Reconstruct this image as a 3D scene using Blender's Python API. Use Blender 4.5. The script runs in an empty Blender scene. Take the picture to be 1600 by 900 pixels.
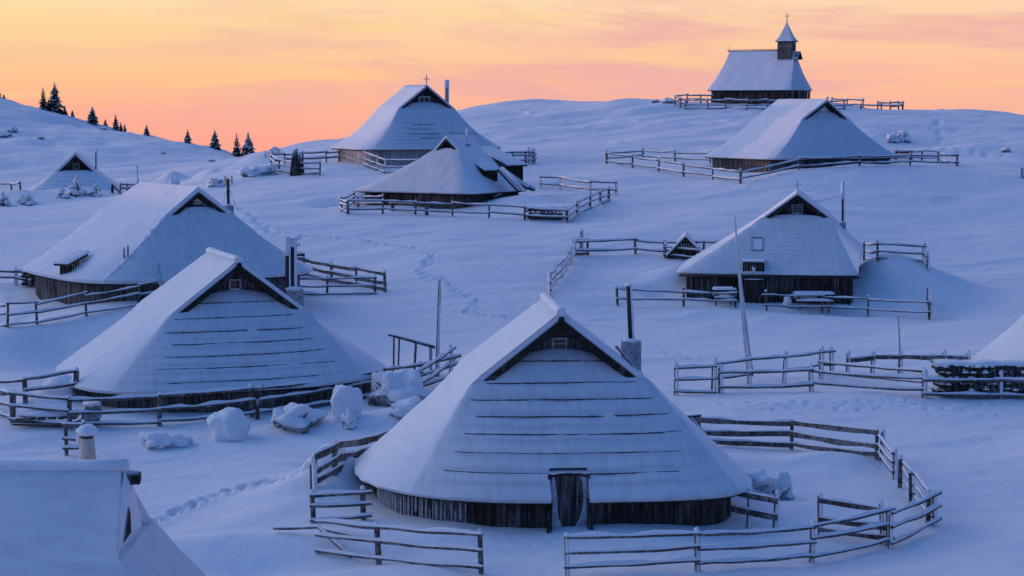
import bpy, math, random
import numpy as np
from mathutils import Vector, Matrix, noise as mnoise

R = math.radians
rnd = random.Random(7)
C = bpy.context.scene.collection
SC = bpy.context.scene

# ------------------------------------------------------------------ camera
FP, HY = 3000.0, 170.0                      # focal length in photo pixels, row of the true horizon
PITCH = math.atan((450 - HY) / FP)
cam_d = bpy.data.cameras.new('camera'); cam = bpy.data.objects.new('camera', cam_d); C.objects.link(cam)
cam_d.sensor_width = 36; cam_d.lens = 36 * FP / 1600
cam_d.clip_start = 0.5; cam_d.clip_end = 60000
cam_d.dof.use_dof = True; cam_d.dof.focus_distance = 85; cam_d.dof.aperture_fstop = 2.2
cam.location = (0, 0, 0); cam.rotation_euler = (math.pi / 2 - PITCH, 0, 0)
SC.camera = cam

# ------------------------------------------------------------------ sky: dusk gradient with a glow over the valley ahead-left
w = bpy.data.worlds.new('World'); SC.world = w; w.use_nodes = True
nt = w.node_tree; N = nt.nodes; L = nt.links
for n_ in list(N): N.remove(n_)
def node(t, **k):
    n_ = N.new(t)
    for a, b in k.items(): setattr(n_, a, b)
    return n_
def mathn(op, a, b=None, clamp=False):
    n_ = node('ShaderNodeMath', operation=op, use_clamp=clamp)
    for i, v in enumerate((a, b)):
        if v is None: continue
        if isinstance(v, (int, float)): n_.inputs[i].default_value = v
        else: L.new(v, n_.inputs[i])
    return n_.outputs[0]
def ramp(fac, stops, interp='LINEAR'):
    n_ = node('ShaderNodeValToRGB'); cr = n_.color_ramp; cr.interpolation = interp
    while len(cr.elements) < len(stops): cr.elements.new(0.5)
    for e, (p, c) in zip(cr.elements, stops): e.position = p; e.color = (*c, 1)
    L.new(fac, n_.inputs[0]); return n_.outputs[0]
def mix(fac, a, b, mode='MIX'):
    n_ = node('ShaderNodeMix', data_type='RGBA', blend_type=mode)
    if isinstance(fac, (int, float)): n_.inputs[0].default_value = fac
    else: L.new(fac, n_.inputs[0])
    for i, v in ((6, a), (7, b)):
        if isinstance(v, tuple): n_.inputs[i].default_value = (*v, 1)
        else: L.new(v, n_.inputs[i])
    return n_.outputs[2]
tc = node('ShaderNodeTexCoord')
sep = node('ShaderNodeSeparateXYZ'); L.new(tc.outputs['Generated'], sep.inputs[0])
X, Y, Z = sep.outputs
zz = mathn('ADD', mathn('MULTIPLY', Z, 0.5), 0.5)
base = ramp(zz, [(0.0, (.08, .12, .30)), (.5, (.105, .145, .38)), (.62, (.070, .145, .42)), (.80, (.046, .182, .52)), (1.0, (.038, .20, .59))])
# fine ramp close to the horizon (z -0.04 .. 0.12), coarse ramp above
zf = mathn('DIVIDE', mathn('ADD', Z, 0.04), 0.16, True)
glow_lo = ramp(zf, [(.06, (1.0, .35, .28)), (.22, (1.0, .43, .30)), (.34, (1.0, .51, .30)), (.44, (1.0, .61, .345)),
                    (.60, (1.0, .75, .44)), (1.0, (.86, .62, .46))])
zc = mathn('DIVIDE', mathn('SUBTRACT', Z, 0.12), 0.88, True)
glow_hi = ramp(zc, [(0.0, (.88, .60, .42)), (.14, (.50, .43, .50)), (.40, (.15, .26, .57)), (1.0, (.07, .24, .65))])
glow = mix(mathn('GREATER_THAN', Z, 0.12), glow_lo, glow_hi)
# long thin clouds: stretched noise on the direction
cx = node('ShaderNodeCombineXYZ'); L.new(mathn('MULTIPLY', X, 6.0), cx.inputs[0]); L.new(mathn('MULTIPLY', Y, 5.0), cx.inputs[1])
L.new(mathn('ADD', mathn('MULTIPLY', Z, 46.0), mathn('MULTIPLY', X, 1.2)), cx.inputs[2])
nz = node('ShaderNodeTexNoise'); nz.inputs['Scale'].default_value = 1.0; nz.inputs['Detail'].default_value = 6
nz.inputs['Roughness'].default_value = .62; nz.inputs['Distortion'].default_value = .35; L.new(cx.outputs[0], nz.inputs['Vector'])
cl = ramp(nz.outputs[0], [(.44, (0, 0, 0)), (.62, (1, 1, 1))], 'EASE')
cx2 = node('ShaderNodeCombineXYZ'); L.new(mathn('MULTIPLY', X, 8.0), cx2.inputs[0]); L.new(mathn('MULTIPLY', Y, 3.0), cx2.inputs[1])
L.new(mathn('ADD', mathn('MULTIPLY', Z, 80.0), 7.0), cx2.inputs[2])
nz2 = node('ShaderNodeTexNoise'); nz2.inputs['Scale'].default_value = 1.0; nz2.inputs['Detail'].default_value = 5
nz2.inputs['Distortion'].default_value = .8; L.new(cx2.outputs[0], nz2.inputs['Vector'])
cl2 = ramp(nz2.outputs[0], [(.50, (0, 0, 0)), (.68, (1, 1, 1))], 'EASE')
zone = ramp(mathn('DIVIDE', mathn('ADD', Z, 0.02), 0.09, True), [(.05, (0, 0, 0)), (.30, (1, 1, 1)), (.72, (1, 1, 1)), (.95, (.15, .15, .15))])
right = mathn('MULTIPLY', mathn('ADD', X, 0.22), 2.6, True)     # more mauve cloud to the right
c1 = mathn('MULTIPLY', mathn('MULTIPLY', cl, zone), mathn('ADD', mathn('MULTIPLY', right, .62), .38))
glow = mix(mathn('MULTIPLY', c1, .92), glow, (.80, .40, .41))
glow = mix(mathn('MULTIPLY', mathn('MULTIPLY', cl2, zone), .38), glow, (1.0, .66, .24))
glow = mix(mathn('MULTIPLY', right, .32), glow, (.96, .52, .41))
lg = mathn('MULTIPLY', mathn('MULTIPLY', mathn('SUBTRACT', .02, X), 3.2, True), ramp(mathn('DIVIDE', Z, .06, True), [(.0, (0, 0, 0)), (.35, (.8, .8, .8)), (.7, (1, 1, 1)), (1.0, (.3, .3, .3))]))
glow = mix(mathn('MULTIPLY', lg, .5), glow, (1.0, .66, .27))
gd = Vector((-.42, .91, 0)).normalized()
dot = mathn('ADD', mathn('MULTIPLY', X, gd.x), mathn('MULTIPLY', Y, gd.y))
fac = ramp(mathn('ADD', mathn('MULTIPLY', dot, .5), .5), [(.42, (0, 0, 0)), (.62, (.35, .35, .35)), (.90, (1, 1, 1))], 'EASE')
sky = mix(fac, base, glow)
# bright pale lobe added to the sky, unseen at left, to brighten left-facing slopes
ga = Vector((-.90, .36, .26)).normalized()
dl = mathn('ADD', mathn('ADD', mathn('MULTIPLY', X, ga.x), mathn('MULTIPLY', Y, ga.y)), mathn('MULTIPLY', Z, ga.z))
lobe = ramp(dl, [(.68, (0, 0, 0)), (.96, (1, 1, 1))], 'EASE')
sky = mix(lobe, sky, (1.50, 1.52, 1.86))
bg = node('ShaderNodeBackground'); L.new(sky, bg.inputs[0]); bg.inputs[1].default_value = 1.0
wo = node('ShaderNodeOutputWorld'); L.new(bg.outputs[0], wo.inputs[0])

# ------------------------------------------------------------------ the last low sun, from the left
SUN = Vector((-.955, .29, .056)).normalized()
sd = bpy.data.lights.new('sun', 'SUN'); so = bpy.data.objects.new('sun', sd); C.objects.link(so)
sd.energy = .95; sd.color = (1.0, .47, .30); sd.angle = R(0.6)
so.rotation_euler = SUN.to_track_quat('Z', 'Y').to_euler(); so.location = (-60, 40, 30)

SC.view_settings.view_transform = 'Standard'; SC.view_settings.look = 'None'
SC.view_settings.exposure = 0.0; SC.view_settings.gamma = 1
SC.render.engine = 'CYCLES'
SC.cycles.max_bounces = 5; SC.cycles.diffuse_bounces = 3; SC.cycles.use_denoising = True

# ------------------------------------------------------------------ photo pixel -> world
cP, sP = math.cos(PITCH), math.sin(PITCH)
def ray(px, py):
    dx = (px - 800) / FP; dv = (450 - py) / FP
    return (dx, cP + dv * sP, -sP + dv * cP)
def PT(px, py, Yd):
    d = ray(px, py); t = Yd / d[1]
    return Vector((d[0] * t, Yd, d[2] * t))

# ------------------------------------------------------------------ terrain: thin plate spline through surveyed points
ctl = []
def c_(px, py, Yd): p = PT(px, py, Yd); ctl.append((p.x, p.y, p.z))
def w_(x, y, z): ctl.append((x, y, z))
for x in (-60, -20, 0, 20, 60):
    w_(x, -20, -1.5); w_(x, 0, -2.0)
for x in (-30, 0, 30): w_(x, 13, -5.5); w_(x, 27, -10.6)
for x in (-14, 0, 14): w_(x, 39, -12.0)
for q in [(850,900,50),(1200,893,50),(1450,893,50.5),(620,893,50),(420,890,50.5),(250,885,50.5),(1090,893,49.5),(1460,825,55),(1388,853,53),
          (1000,838,53),(700,835,53),(1240,702,66),(1380,722,64.5),(1100,700,66),(490,815,55),(523,742,62),(300,805,56),(220,830,54),(480,735,61.5),
          (300,725,63),(100,700,65.5),(330,690,66.5),(460,668,68.5),(620,632,71.5),(540,655,69.5),(110,671,67.5),(250,665,68.5),(400,655,69.5),(565,627,73),
          (0,664,68),(-150,660,70),(600,560,86),(650,590,80),(700,600,78.5),(520,480,96),(500,456,101),(30,520,88),(100,560,84),(0,600,77),(-100,560,86),
          (0,508,85.5),(135,492,87),(220,478,88.4),(250,474,88.8),(30,447,98),(-80,440,102),(20,380,116),(100,340,135),(0,325,150),(110,303,159),(250,295,160),(400,330,125),
          (450,365,115),(560,380,112),(660,400,108),(700,440,102),(750,490,95),(800,520,90.5),(700,560,83),
          (540,333,123),(705,338,121.5),(887,347,119),(963,303,131),(840,292,137),(850,350,118.5),(900,373,113.5),(700,322,127),(560,318,128),
          (900,399,109.5),(1000,396,110),(1440,412,111),(970,477,98.5),(1150,482,98.5),(1200,486,98),(1455,499,96.5),(1350,440,104),(860,466,98.5),(1200,470,101),
          (1000,520,91),(1100,562,84),(1056,616,76.5),(1115,614,76.5),(1268,612,76),(1444,620,75),(1600,622,74.5),(1225,598,79.5),(1300,584,82),(1406,582,82),
          (1300,540,88),(1500,540,88),(1550,450,104),(1600,380,118),(1500,350,125),(1550,645,72),(1550,720,65),(1600,800,58),(1600,890,51),(1200,640,72),(1380,662,70),
          (1700,700,66),(1750,550,86),(1750,400,115),
          (1157,286,134),(948,256,148),(1029,268,141),(1495,260,146),(1343,257.5,142),(1250,266,138),(1450,250,152),(1100,252,150),(950,300,132),(1300,292,131.5),(1050,322,126),(1300,330,122.5),(1020,362,115.5),
          (1000,222,165),(900,195,188),(860,160,214),(960,160,213),(1055,167,195),(1167,170,193),(1230,170,194),(1320,170,200),(1410,171,204),(1500,178,210),(1590,192,218),(1700,215,225),(1450,220,172),(1550,235,165),(1350,215,172),
          (740,172,214),(640,196,205),(540,214,198),(470,230,190),(420,241,182),(458,273,145),(424,258,151),(510,254,152),(540,253,151),(602,270,144),(780,255,150),(830,256,149),
          (900,250,153),(480,295,138),(500,330,127.5),(400,300,138),
          (0,277,190),(160,270,190),(300,258,190),(380,246,187),(-150,285,190),
          (-100,130,310),(0,159,300),(60,181,295),(110,198,290),(200,208,285),(300,226,280),(360,241,275),(430,262,268),(100,232,256),(0,222,260),(-150,200,270),(200,252,246),(330,256,244)]:
    c_(*q)
for q in [(1248,267,135.5),(1343,258,136),(1422,257,139),(300,470,90.5),(180,468,92),(110,458,95),(600,254,149),(700,256,148)]: c_(*q)
for x, z in ((-70, -10), (-55, -10.5), (-40, -10.5), (-28, -9)): w_(x, 216, z)
for x in (-15, 5, 25, 50, 75): w_(x, 250, -9); w_(x, 300, -20)
for x in (-110, -80, -50, -25): w_(x, 345, -10)
# the shoulder out of frame on the left that keeps the low sun off the village floor
for y, z in ((30, 1.0), (60, .8), (90, .6), (120, .2), (150, -1.2), (185, -4.5)): w_(-100, y, z)
for y in (30, 80, 130, 180): w_(-150, y, -6); w_(70, y, -9 + y * .03); w_(130, y, -12)
for y, z in ((60, -9.5), (90, -9), (120, -7.5), (150, -7.5)): w_(-48, y, z)
ctl = np.array(ctl)
SCL = 100.0
Pc = ctl[:, :2] / SCL
def _U(d2): return d2 * np.log(d2 + 1e-12)
n = len(Pc)
K = _U(((Pc[:, None] - Pc[None]) ** 2).sum(-1)) + np.eye(n) * 2e-4
A = np.zeros((n + 3, n + 3)); A[:n, :n] = K; A[:n, n] = 1; A[:n, n + 1:] = Pc; A[n, :n] = 1; A[n + 1:, :n] = Pc.T
sol = np.linalg.solve(A, np.concatenate([ctl[:, 2], np.zeros(3)]))
def _hash(i, j, s):
    v = np.sin(i * 127.1 + j * 311.7 + s * 74.7) * 43758.5453
    return v - np.floor(v)
def vnoise(x, y, s):
    i = np.floor(x); j = np.floor(y); u = x - i; v = y - j
    u = u * u * u * (u * (u * 6 - 15) + 10); v = v * v * v * (v * (v * 6 - 15) + 10)
    a = _hash(i, j, s); b = _hash(i + 1, j, s); c = _hash(i, j + 1, s); d = _hash(i + 1, j + 1, s)
    return (a + (b - a) * u) * (1 - v) + (c + (d - c) * u) * v - .5
bumps = []          # (x, y, rx, ry, rot, h)
def sstep(a, b, x):
    t = np.clip((x - a) / (b - a), 0, 1); return t * t * (3 - 2 * t)
def terrain(x, y):
    x = np.asarray(x, float); y = np.asarray(y, float); sh = np.broadcast(x, y).shape
    x = np.broadcast_to(x, sh).ravel(); y = np.broadcast_to(y, sh).ravel()
    xx = np.clip(x, -170, 140); yy = np.clip(y, -30, 350)
    z = np.empty(x.size)
    for k in range(0, x.size, 20000):
        q = np.stack([xx[k:k + 20000], yy[k:k + 20000]], 1) / SCL
        d2 = ((q[:, None] - Pc[None]) ** 2).sum(-1)
        z[k:k + 20000] = _U(d2) @ sol[:n] + sol[n] + q @ sol[n + 1:]
    far = sstep(120, 220, y)
    # wind-laid drifts
    a = .35; xr = x * math.cos(a) + y * math.sin(a); yr = -x * math.sin(a) + y * math.cos(a)
    z += (vnoise(xr / 9, yr / 5, 1) * .40 + vnoise(xr / 4.2, yr / 2.1, 2) * .17) * (1 + far * .8)
    z += (vnoise(xr / 2.6, yr / .8, 3) * .07 + vnoise(xr / 1.1, yr / .36, 4) * .016) * (1 + far * 1.2)
    wv = xr / 3.4 + vnoise(xr / 6, yr / 4, 8) * 2.2; q_ = vnoise(wv * .5, yr / 1.7 + vnoise(xr / 2.5, yr / 1.2, 9) * .9, 10)      # sharp-lipped sastrugi in patches
    z += np.maximum(0, .5 - np.abs(q_) * 3.2) ** 1.0 * .15 * sstep(-.02, .22, vnoise(x / 13, y / 11, 13)) * (1 + far * .8)
    lh = sstep(225, 260, y) * (1 - sstep(-20, 0, x))        # rougher snow on the far left hill
    z += lh * (np.abs(vnoise(xr / 7, yr / 3.5, 6)) * 1.1 - .42 + vnoise(xr / 3, yr / 1.4, 7) * .35)
    for (bx, by, rx, ry, ro, h) in bumps:
        m = (np.abs(x - bx) < 4 * max(rx, ry)) & (np.abs(y - by) < 4 * max(rx, ry))
        if not m.any(): continue
        c, s = math.cos(ro), math.sin(ro); dx = x[m] - bx; dy = y[m] - by
        u = (dx * c + dy * s) / rx; v = (-dx * s + dy * c) / ry
        z[m] += h * np.exp(-(u * u + v * v))
    # the plateau drops away to the valley behind and to the sides
    out = np.maximum(np.maximum(y - 350, 0), np.maximum(np.abs(x) - 170, 0))
    z -= 620 * (1 - np.exp(-out / 900.0)) + out * .12 * np.exp(-out / 2000)
    return z.reshape(sh)
def ground(x, y): return float(terrain(np.array([x]), np.array([y]))[0])
def at(px, py, ymin=30., ymax=300.):
    d = ray(px, py); ys = np.arange(ymin, ymax, .25); t = ys / d[1]
    diff = d[2] * t - terrain(d[0] * t, ys)
    hit = np.where(diff <= 0)[0]
    if len(hit) and hit[0] > 0:
        k = hit[0]; f = diff[k - 1] / (diff[k - 1] - diff[k]); yv = ys[k - 1] + f * .25
    else: yv = ys[int(np.argmin(np.abs(diff)))]
    t = yv / d[1]; x = d[0] * t
    return Vector((x, yv, ground(x, yv)))
def bump(px, Yd, rx, ry, h, rot=0): bumps.append(((px - 800) / FP * Yd, Yd, rx, ry, rot, h))

# ------------------------------------------------------------------ materials
def mat(name):
    m = bpy.data.materials.new(name); m.use_nodes = True
    t = m.node_tree; b = t.nodes['Principled BSDF']; return m, t, b
def tnode(t, ty, **k):
    n_ = t.nodes.new(ty)
    for a, b in k.items():
        if a in n_.inputs.keys(): n_.inputs[a].default_value = b
        else: setattr(n_, a, b)
    return n_
def tramp(t, src, stops):
    n_ = t.nodes.new('ShaderNodeValToRGB')
    while len(n_.color_ramp.elements) < len(stops): n_.color_ramp.elements.new(.5)
    for e, (p, c) in zip(n_.color_ramp.elements, stops):
        e.position = p; e.color = (*c, 1) if isinstance(c, tuple) else (c, c, c, 1)
    t.links.new(src, n_.inputs[0]); return n_.outputs[0]
def snow_mat(name, col=(.80, .82, .86), bscale=5.0, bstr=.35, grain=.12):
    m, t, b = mat(name)
    tc = tnode(t, 'ShaderNodeTexCoord')
    n1 = tnode(t, 'ShaderNodeTexNoise', Scale=bscale, Detail=6.0, Roughness=.6); t.links.new(tc.outputs['Object'], n1.inputs['Vector'])
    n2 = tnode(t, 'ShaderNodeTexNoise', Scale=38.0, Detail=3.0); t.links.new(tc.outputs['Object'], n2.inputs['Vector'])
    b1 = tnode(t, 'ShaderNodeBump', Strength=bstr, Distance=.05); t.links.new(n1.outputs[0], b1.inputs['Height'])
    b2 = tnode(t, 'ShaderNodeBump', Strength=grain, Distance=.02); t.links.new(n2.outputs[0], b2.inputs['Height']); t.links.new(b1.outputs[0], b2.inputs['Normal'])
    t.links.new(b2.outputs[0], b.inputs['Normal'])
    c = tramp(t, n1.outputs[0], [(.3, tuple(v * .93 for v in col)), (.7, col)])
    t.links.new(c, b.inputs['Base Color']); b.inputs['Roughness'].default_value = .75; b.inputs['Specular IOR Level'].default_value = .25
    return m
SNOW = snow_mat('snow_ground', bscale=2.6, bstr=.75, grain=.25)
RSNOW = snow_mat('snow_roof', col=(.76, .78, .83), bscale=2.2, bstr=.55, grain=.2)
CSNOW = snow_mat('snow_clump', bscale=9.0, bstr=.6)
def roof_hip_mat():
    # thin wind-scoured snow: vertical streaks and shallow shingle courses show through
    m, t, b = mat('snow_thin_on_shingles')
    tc = tnode(t, 'ShaderNodeTexCoord'); mp = tnode(t, 'ShaderNodeMapping'); mp.inputs['Scale'].default_value = (4.5, .9, .9)
    t.links.new(tc.outputs['Object'], mp.inputs[0])
    n1 = tnode(t, 'ShaderNodeTexNoise', Scale=1.3, Detail=7.0, Roughness=.62, Distortion=.4); t.links.new(mp.outputs[0], n1.inputs['Vector'])
    n0 = tnode(t, 'ShaderNodeTexNoise', Scale=.45, Detail=4.0); t.links.new(tc.outputs['Object'], n0.inputs['Vector'])
    n2 = tnode(t, 'ShaderNodeTexNoise', Scale=30.0, Detail=3.0); t.links.new(tc.outputs['Object'], n2.inputs['Vector'])
    b1 = tnode(t, 'ShaderNodeBump', Strength=.55, Distance=.05); t.links.new(n1.outputs[0], b1.inputs['Height'])
    b2 = tnode(t, 'ShaderNodeBump', Strength=.3, Distance=.02); t.links.new(n2.outputs[0], b2.inputs['Height']); t.links.new(b1.outputs[0], b2.inputs['Normal'])
    t.links.new(b2.outputs[0], b.inputs['Normal'])
    c1 = tramp(t, n1.outputs[0], [(.28, (.56, .59, .62)), (.5, (.64, .68, .72)), (.68, (.68, .71, .75))])
    mx = tnode(t, 'ShaderNodeMix', data_type='RGBA', blend_type='MULTIPLY'); mx.inputs[0].default_value = .8
    t.links.new(c1, mx.inputs[6]); t.links.new(tramp(t, n0.outputs[0], [(.35, (.92, .925, .94)), (.62, (1., 1., 1.))]), mx.inputs[7])
    t.links.new(mx.outputs[2], b.inputs['Base Color']); b.inputs['Roughness'].default_value = .8; b.inputs['Specular IOR Level'].default_value = .2
    return m
HSNOW = roof_hip_mat()
def wood_mat(name, dark, light, frost=.5, fcol=(.55, .57, .62), zs=(9, 9, .9), lo=.50, hi=.72):
    m, t, b = mat(name)
    tc = tnode(t, 'ShaderNodeTexCoord'); mp = tnode(t, 'ShaderNodeMapping'); mp.inputs['Scale'].default_value = zs
    geo = tnode(t, 'ShaderNodeNewGeometry'); t.links.new(tc.outputs['Object'], mp.inputs[0])
    # every plank gets its own shift of the grain
    vm = tnode(t, 'ShaderNodeVectorMath', operation='ADD'); t.links.new(mp.outputs[0], vm.inputs[0])
    cb = tnode(t, 'ShaderNodeMath', operation='MULTIPLY'); cb.inputs[1].default_value = 57.0
    t.links.new(geo.outputs['Random Per Island'], cb.inputs[0]); t.links.new(cb.outputs[0], vm.inputs[1])
    n1 = tnode(t, 'ShaderNodeTexNoise', Scale=1.0, Detail=7.0, Roughness=.7, Distortion=.3); t.links.new(vm.outputs[0], n1.inputs['Vector'])
    n2 = tnode(t, 'ShaderNodeTexNoise', Scale=.7, Detail=5.0); t.links.new(tc.outputs['Object'], n2.inputs['Vector'])
    n3 = tnode(t, 'ShaderNodeTexNoise', Scale=14.0, Detail=4.0); t.links.new(tc.outputs['Object'], n3.inputs['Vector'])
    wood = tramp(t, n1.outputs[0], [(.3, dark), (.7, light)])
    hs = tnode(t, 'ShaderNodeHueSaturation'); t.links.new(wood, hs.inputs['Color'])
    va = tnode(t, 'ShaderNodeMapRange'); va.inputs['To Min'].default_value = .6; va.inputs['To Max'].default_value = 1.5
    t.links.new(geo.outputs['Random Per Island'], va.inputs[0]); t.links.new(va.outputs[0], hs.inputs['Value'])
    ad = tnode(t, 'ShaderNodeMath', operation='MULTIPLY_ADD'); ad.inputs[1].default_value = .55
    t.links.new(n1.outputs[0], ad.inputs[0])
    s2 = tnode(t, 'ShaderNodeMath', operation='MULTIPLY_ADD'); s2.inputs[1].default_value = .30; t.links.new(n2.outputs[0], s2.inputs[0])
    s3 = tnode(t, 'ShaderNodeMath', operation='MULTIPLY'); s3.inputs[1].default_value = .15; t.links.new(n3.outputs[0], s3.inputs[0])
    t.links.new(s3.outputs[0], s2.inputs[2]); t.links.new(s2.outputs[0], ad.inputs[2])
    f = tramp(t, ad.outputs[0], [(lo, 0.0), (hi, frost)])
    # snow catches on upward faces
    sx = tnode(t, 'ShaderNodeSeparateXYZ'); t.links.new(geo.outputs['Normal'], sx.inputs[0])
    up = tramp(t, sx.outputs[2], [(.35, 0.0), (.75, .95)])
    mxx = tnode(t, 'ShaderNodeMath', operation='MAXIMUM'); t.links.new(f, mxx.inputs[0]); t.links.new(up, mxx.inputs[1])
    mx = tnode(t, 'ShaderNodeMix', data_type='RGBA'); t.links.new(mxx.outputs[0], mx.inputs[0]); t.links.new(hs.outputs[0], mx.inputs[6])
    mx.inputs[7].default_value = (*fcol, 1)
    t.links.new(mx.outputs[2], b.inputs['Base Color']); b.inputs['Roughness'].default_value = .9; b.inputs['Specular IOR Level'].default_value = .1
    bp = tnode(t, 'ShaderNodeBump', Strength=.5, Distance=.02); t.links.new(n1.outputs[0], bp.inputs['Height']); t.links.new(bp.outputs[0], b.inputs['Normal'])
    return m
WALL = wood_mat('weathered_planks', (.018, .015, .014), (.070, .056, .050), frost=.45)
WALLF = wood_mat('frosted_planks', (.028, .024, .023), (.115, .095, .088), frost=.5, lo=.46, hi=.70)
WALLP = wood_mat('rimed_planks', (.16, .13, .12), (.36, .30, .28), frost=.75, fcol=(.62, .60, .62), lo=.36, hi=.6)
RAILW = wood_mat('fence_wood', (.045, .036, .034), (.13, .105, .10), frost=.55, zs=(5, 5, 5), lo=.46, hi=.66)
DARKW = wood_mat('dark_roof_wood', (.012, .010, .010), (.045, .037, .034), frost=.35, zs=(5, 5, 5), lo=.52, hi=.75)
STONE = wood_mat('rimed_stone', (.03, .03, .032), (.10, .095, .095), frost=.75, zs=(3, 3, 3), lo=.44, hi=.58)
LATH = wood_mat('shingle_edge_wood', (.018, .014, .014), (.05, .04, .04), frost=.3, zs=(3, 3, 3), lo=.5, hi=.75)
ORANGE = wood_mat('orange_stained_wood', (.22, .07, .03), (.36, .12, .05), frost=.3, zs=(4, 4, 4), lo=.55, hi=.8)
def plain(name, col, rough=.7, metal=0.0, nz_=.0):
    m, t, b = mat(name)
    tc = tnode(t, 'ShaderNodeTexCoord'); n1 = tnode(t, 'ShaderNodeTexNoise', Scale=6.0, Detail=5.0); t.links.new(tc.outputs['Object'], n1.inputs['Vector'])
    c = tramp(t, n1.outputs[0], [(.35, tuple(v * (1 - nz_) for v in col)), (.65, tuple(min(1, v * (1 + nz_)) for v in col))])
    t.links.new(c, b.inputs['Base Color']); b.inputs['Roughness'].default_value = rough; b.inputs['Metallic'].default_value = metal
    return m
METAL = plain('rimed_metal', (.30, .31, .34), .6, .2, .3)
DMETAL = plain('dark_pipe_metal', (.035, .03, .03), .6, .3, .4)
CLAY = plain('pale_plaster', (.62, .52, .46), .85, 0, .15)
PALE = plain('pale_window_wood', (.38, .38, .43), .8, 0, .15)
GLASS = plain('dark_glass', (.02, .022, .03), .25)
NEEDLE = plain('spruce_needles', (.022, .034, .026), .9, 0, .4)
BARK = plain('spruce_bark', (.05, .038, .03), .9, 0, .3)
RIMEN = plain('rime_covered_twigs', (.42, .44, .50), .9, 0, .25)

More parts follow.
